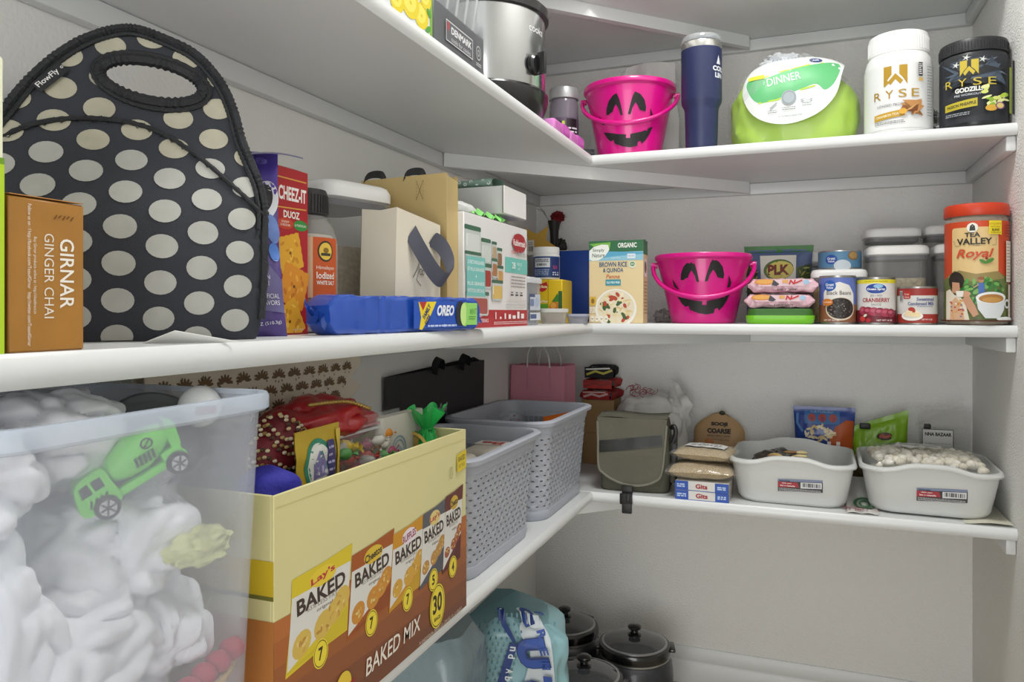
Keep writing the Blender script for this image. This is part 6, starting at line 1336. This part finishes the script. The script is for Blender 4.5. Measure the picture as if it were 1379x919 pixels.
t = thing('paper_towel_pack', 'pale blue dotted paper towel pack with large navy lettering under the lower shelf', 'paper towels', (.140, -.672, ZF), .37)
tb = M('8fb9c1', .35, coat=.15); W2, D2, H2 = .300, .19, .418
def pack(u, v):
    a = u*2*PI; zz = v
    k = 1 if zz < .93 else 1-.35*((zz-.93)/.07)**1.5
    x = math.copysign(abs(math.cos(a))**.45, math.cos(a))*W2/2; y = math.copysign(abs(math.sin(a))**.45, math.sin(a))*D2/2
    n_ = noise.noise(Vector((math.cos(a)*2.2, math.sin(a)*2.2, zz*4)))*.006+.004*(1-2*abs(noise.noise(Vector((math.cos(a)*3, math.sin(a)*3+4, zz*7)))))
    top = H2-.75*max(0, (-.0-x))-.25*max(0, x-.05)
    return (x*(.3+.7*k)+n_, y*(.35+.65*k)+n_*(1 if y > 0 else -1), zz*top)
b = MB(); b.grid(pack, 84, 60, tb, True); b.add([pack(i/84, 1) for i in range(84)], [list(range(84))], tb)
nv = '27407f'; wt = 'c9d2d6'
def pfr(u, v, d):
    k = (H2-.75*max(0, -u)-.25*max(0, u-.05))/H2
    if v < .385: y, z = -D2/2-.006, v
    elif v < .42: y, z = -D2/2-.006+(v-.385)/.035*.024, v
    else: y, z = -D2/2+.018+(v-.42), .42+.004
    return (u, y-d, z*k+(d if v > .42 else 0))
ptf = lambda u, v, d: pfr(u*.82-.004, (v-.43)*.80+.447, d)
p = Print(b, ptf, seg=.012, d0=.003, step=.0004)
p2 = [(x, y) for x, y, _ in smooth([(.062, .425, 0), (.078, .40, 0), (.070, .37, 0), (.095, .33, 0), (.085, .27, 0), (.07, .23, 0), (.05, .18, 0), (.05, .10, 0), (.148, .10, 0), (.148, .34, 0), (.120, .40, 0), (.09, .43, 0)], 4, True)]
p.poly(p2, wt)
p.fn = pfr
for j in range(30):
    for i in range(26):
        x, y = -.148+.0105*i+.005*(j % 2)+.003*math.sin(j*.7), .08+.0118*j+.002*math.sin(i)
        if x > .012+.05*(y-.2)/.2 and not (x > .12 and y > .36): continue
        if -.3 < (x-(.020+(y-.28)*.22)) < -.0 or True:
            p.ell(x, y, .0022, .0026, '5c8a9a', 7)
        p.d -= p.step*.12
p.d += .001
p.fn = ptf
sl = .20
p.poly([(.010-sl*.22+.0, .08), (.030-sl*.22, .08), (.066, .345), (.046, .345)], nv)
for i, ch in enumerate('nd Absorbent'):
    if ch != ' ': y = .332-.0178*i; p.text(ch, .056-.148*(.345-y), y, .0135 if ch.islower() and ch not in 'dbt' else .017, 'dfe6ea', w=.011, rot=-PI/2-.13, bold=.03)
def big(ch, x, y, h, w_, rot): p.text(ch, x, y, h*1.0, '1d3570', w=w_*1.0, rot=rot, bold=.10); p.text(ch, x, y, h*.93, '2c4b97', w=w_*.93, rot=rot, bold=.05)
p.ell(.090, .405, .030, .016, wt, rot=-.5); big('C', .086, .408, .030, .045, -1.1); big('U', .100, .330, .075, .070, -1.3); big('e', .100, .225, .080, .085, -1.45); big('r', .100, .130, .07, .07, -1.5)
for i, ch in enumerate('PREMIUM'): p.text(ch, .118+.018*min(1, i*.25), .412-.034*i, .021, '2c4b97', w=.018, rot=-PI/2+.5-.1*i, bold=.04)
p.poly([(.020, .41), (.030, .405), (.062, .355), (.055, .352), (.028, .385)], nv); p.ell(.024, .402, .009, .008, nv); p.ell(.025, .400, .003, .003, 'dfe6ea')
b.build('wrapper', t)
t = thing('tissue_pack', 'clear wrapped tissue pack behind the paper towel pack', 'tissue pack', (.112, -.928, ZF), .1)
b = MB(); b.loft([[(x+.004*math.sin(z*40+i), y+.004*math.cos(z*33+i), z) for i, (x, y) in enumerate(rrect(.20*k, .17*k, .04, 8))] for z, k in [(0, .95)]+[(.03*j, 1) for j in range(1, 14)]+[(.44, .96), (.47, .8)]], M('7d8f95', .25, alpha=.92, bump=1, bscale=30)); p = Print(b, flat(-.088)); r = random.Random(2)
p.rect(-.08, .30, -.04, .40, '5d8f9c')
for i in range(14): p.line([(.0+r.uniform(-.06, .08), .25+r.uniform(0, .15)), (.02+r.uniform(-.05, .08), .25+r.uniform(0, .15))], .002, 'cdd6da')
for i in range(4): p.text('GHJ'[i % 3], -.055, .39-.02*i, .016, '27407f', w=.014, bold=.04, rot=-PI/2) if False else p.rect(-.064, .384-.02*i, -.046, .394-.02*i, '27407f')
b.build('wrapper', t)
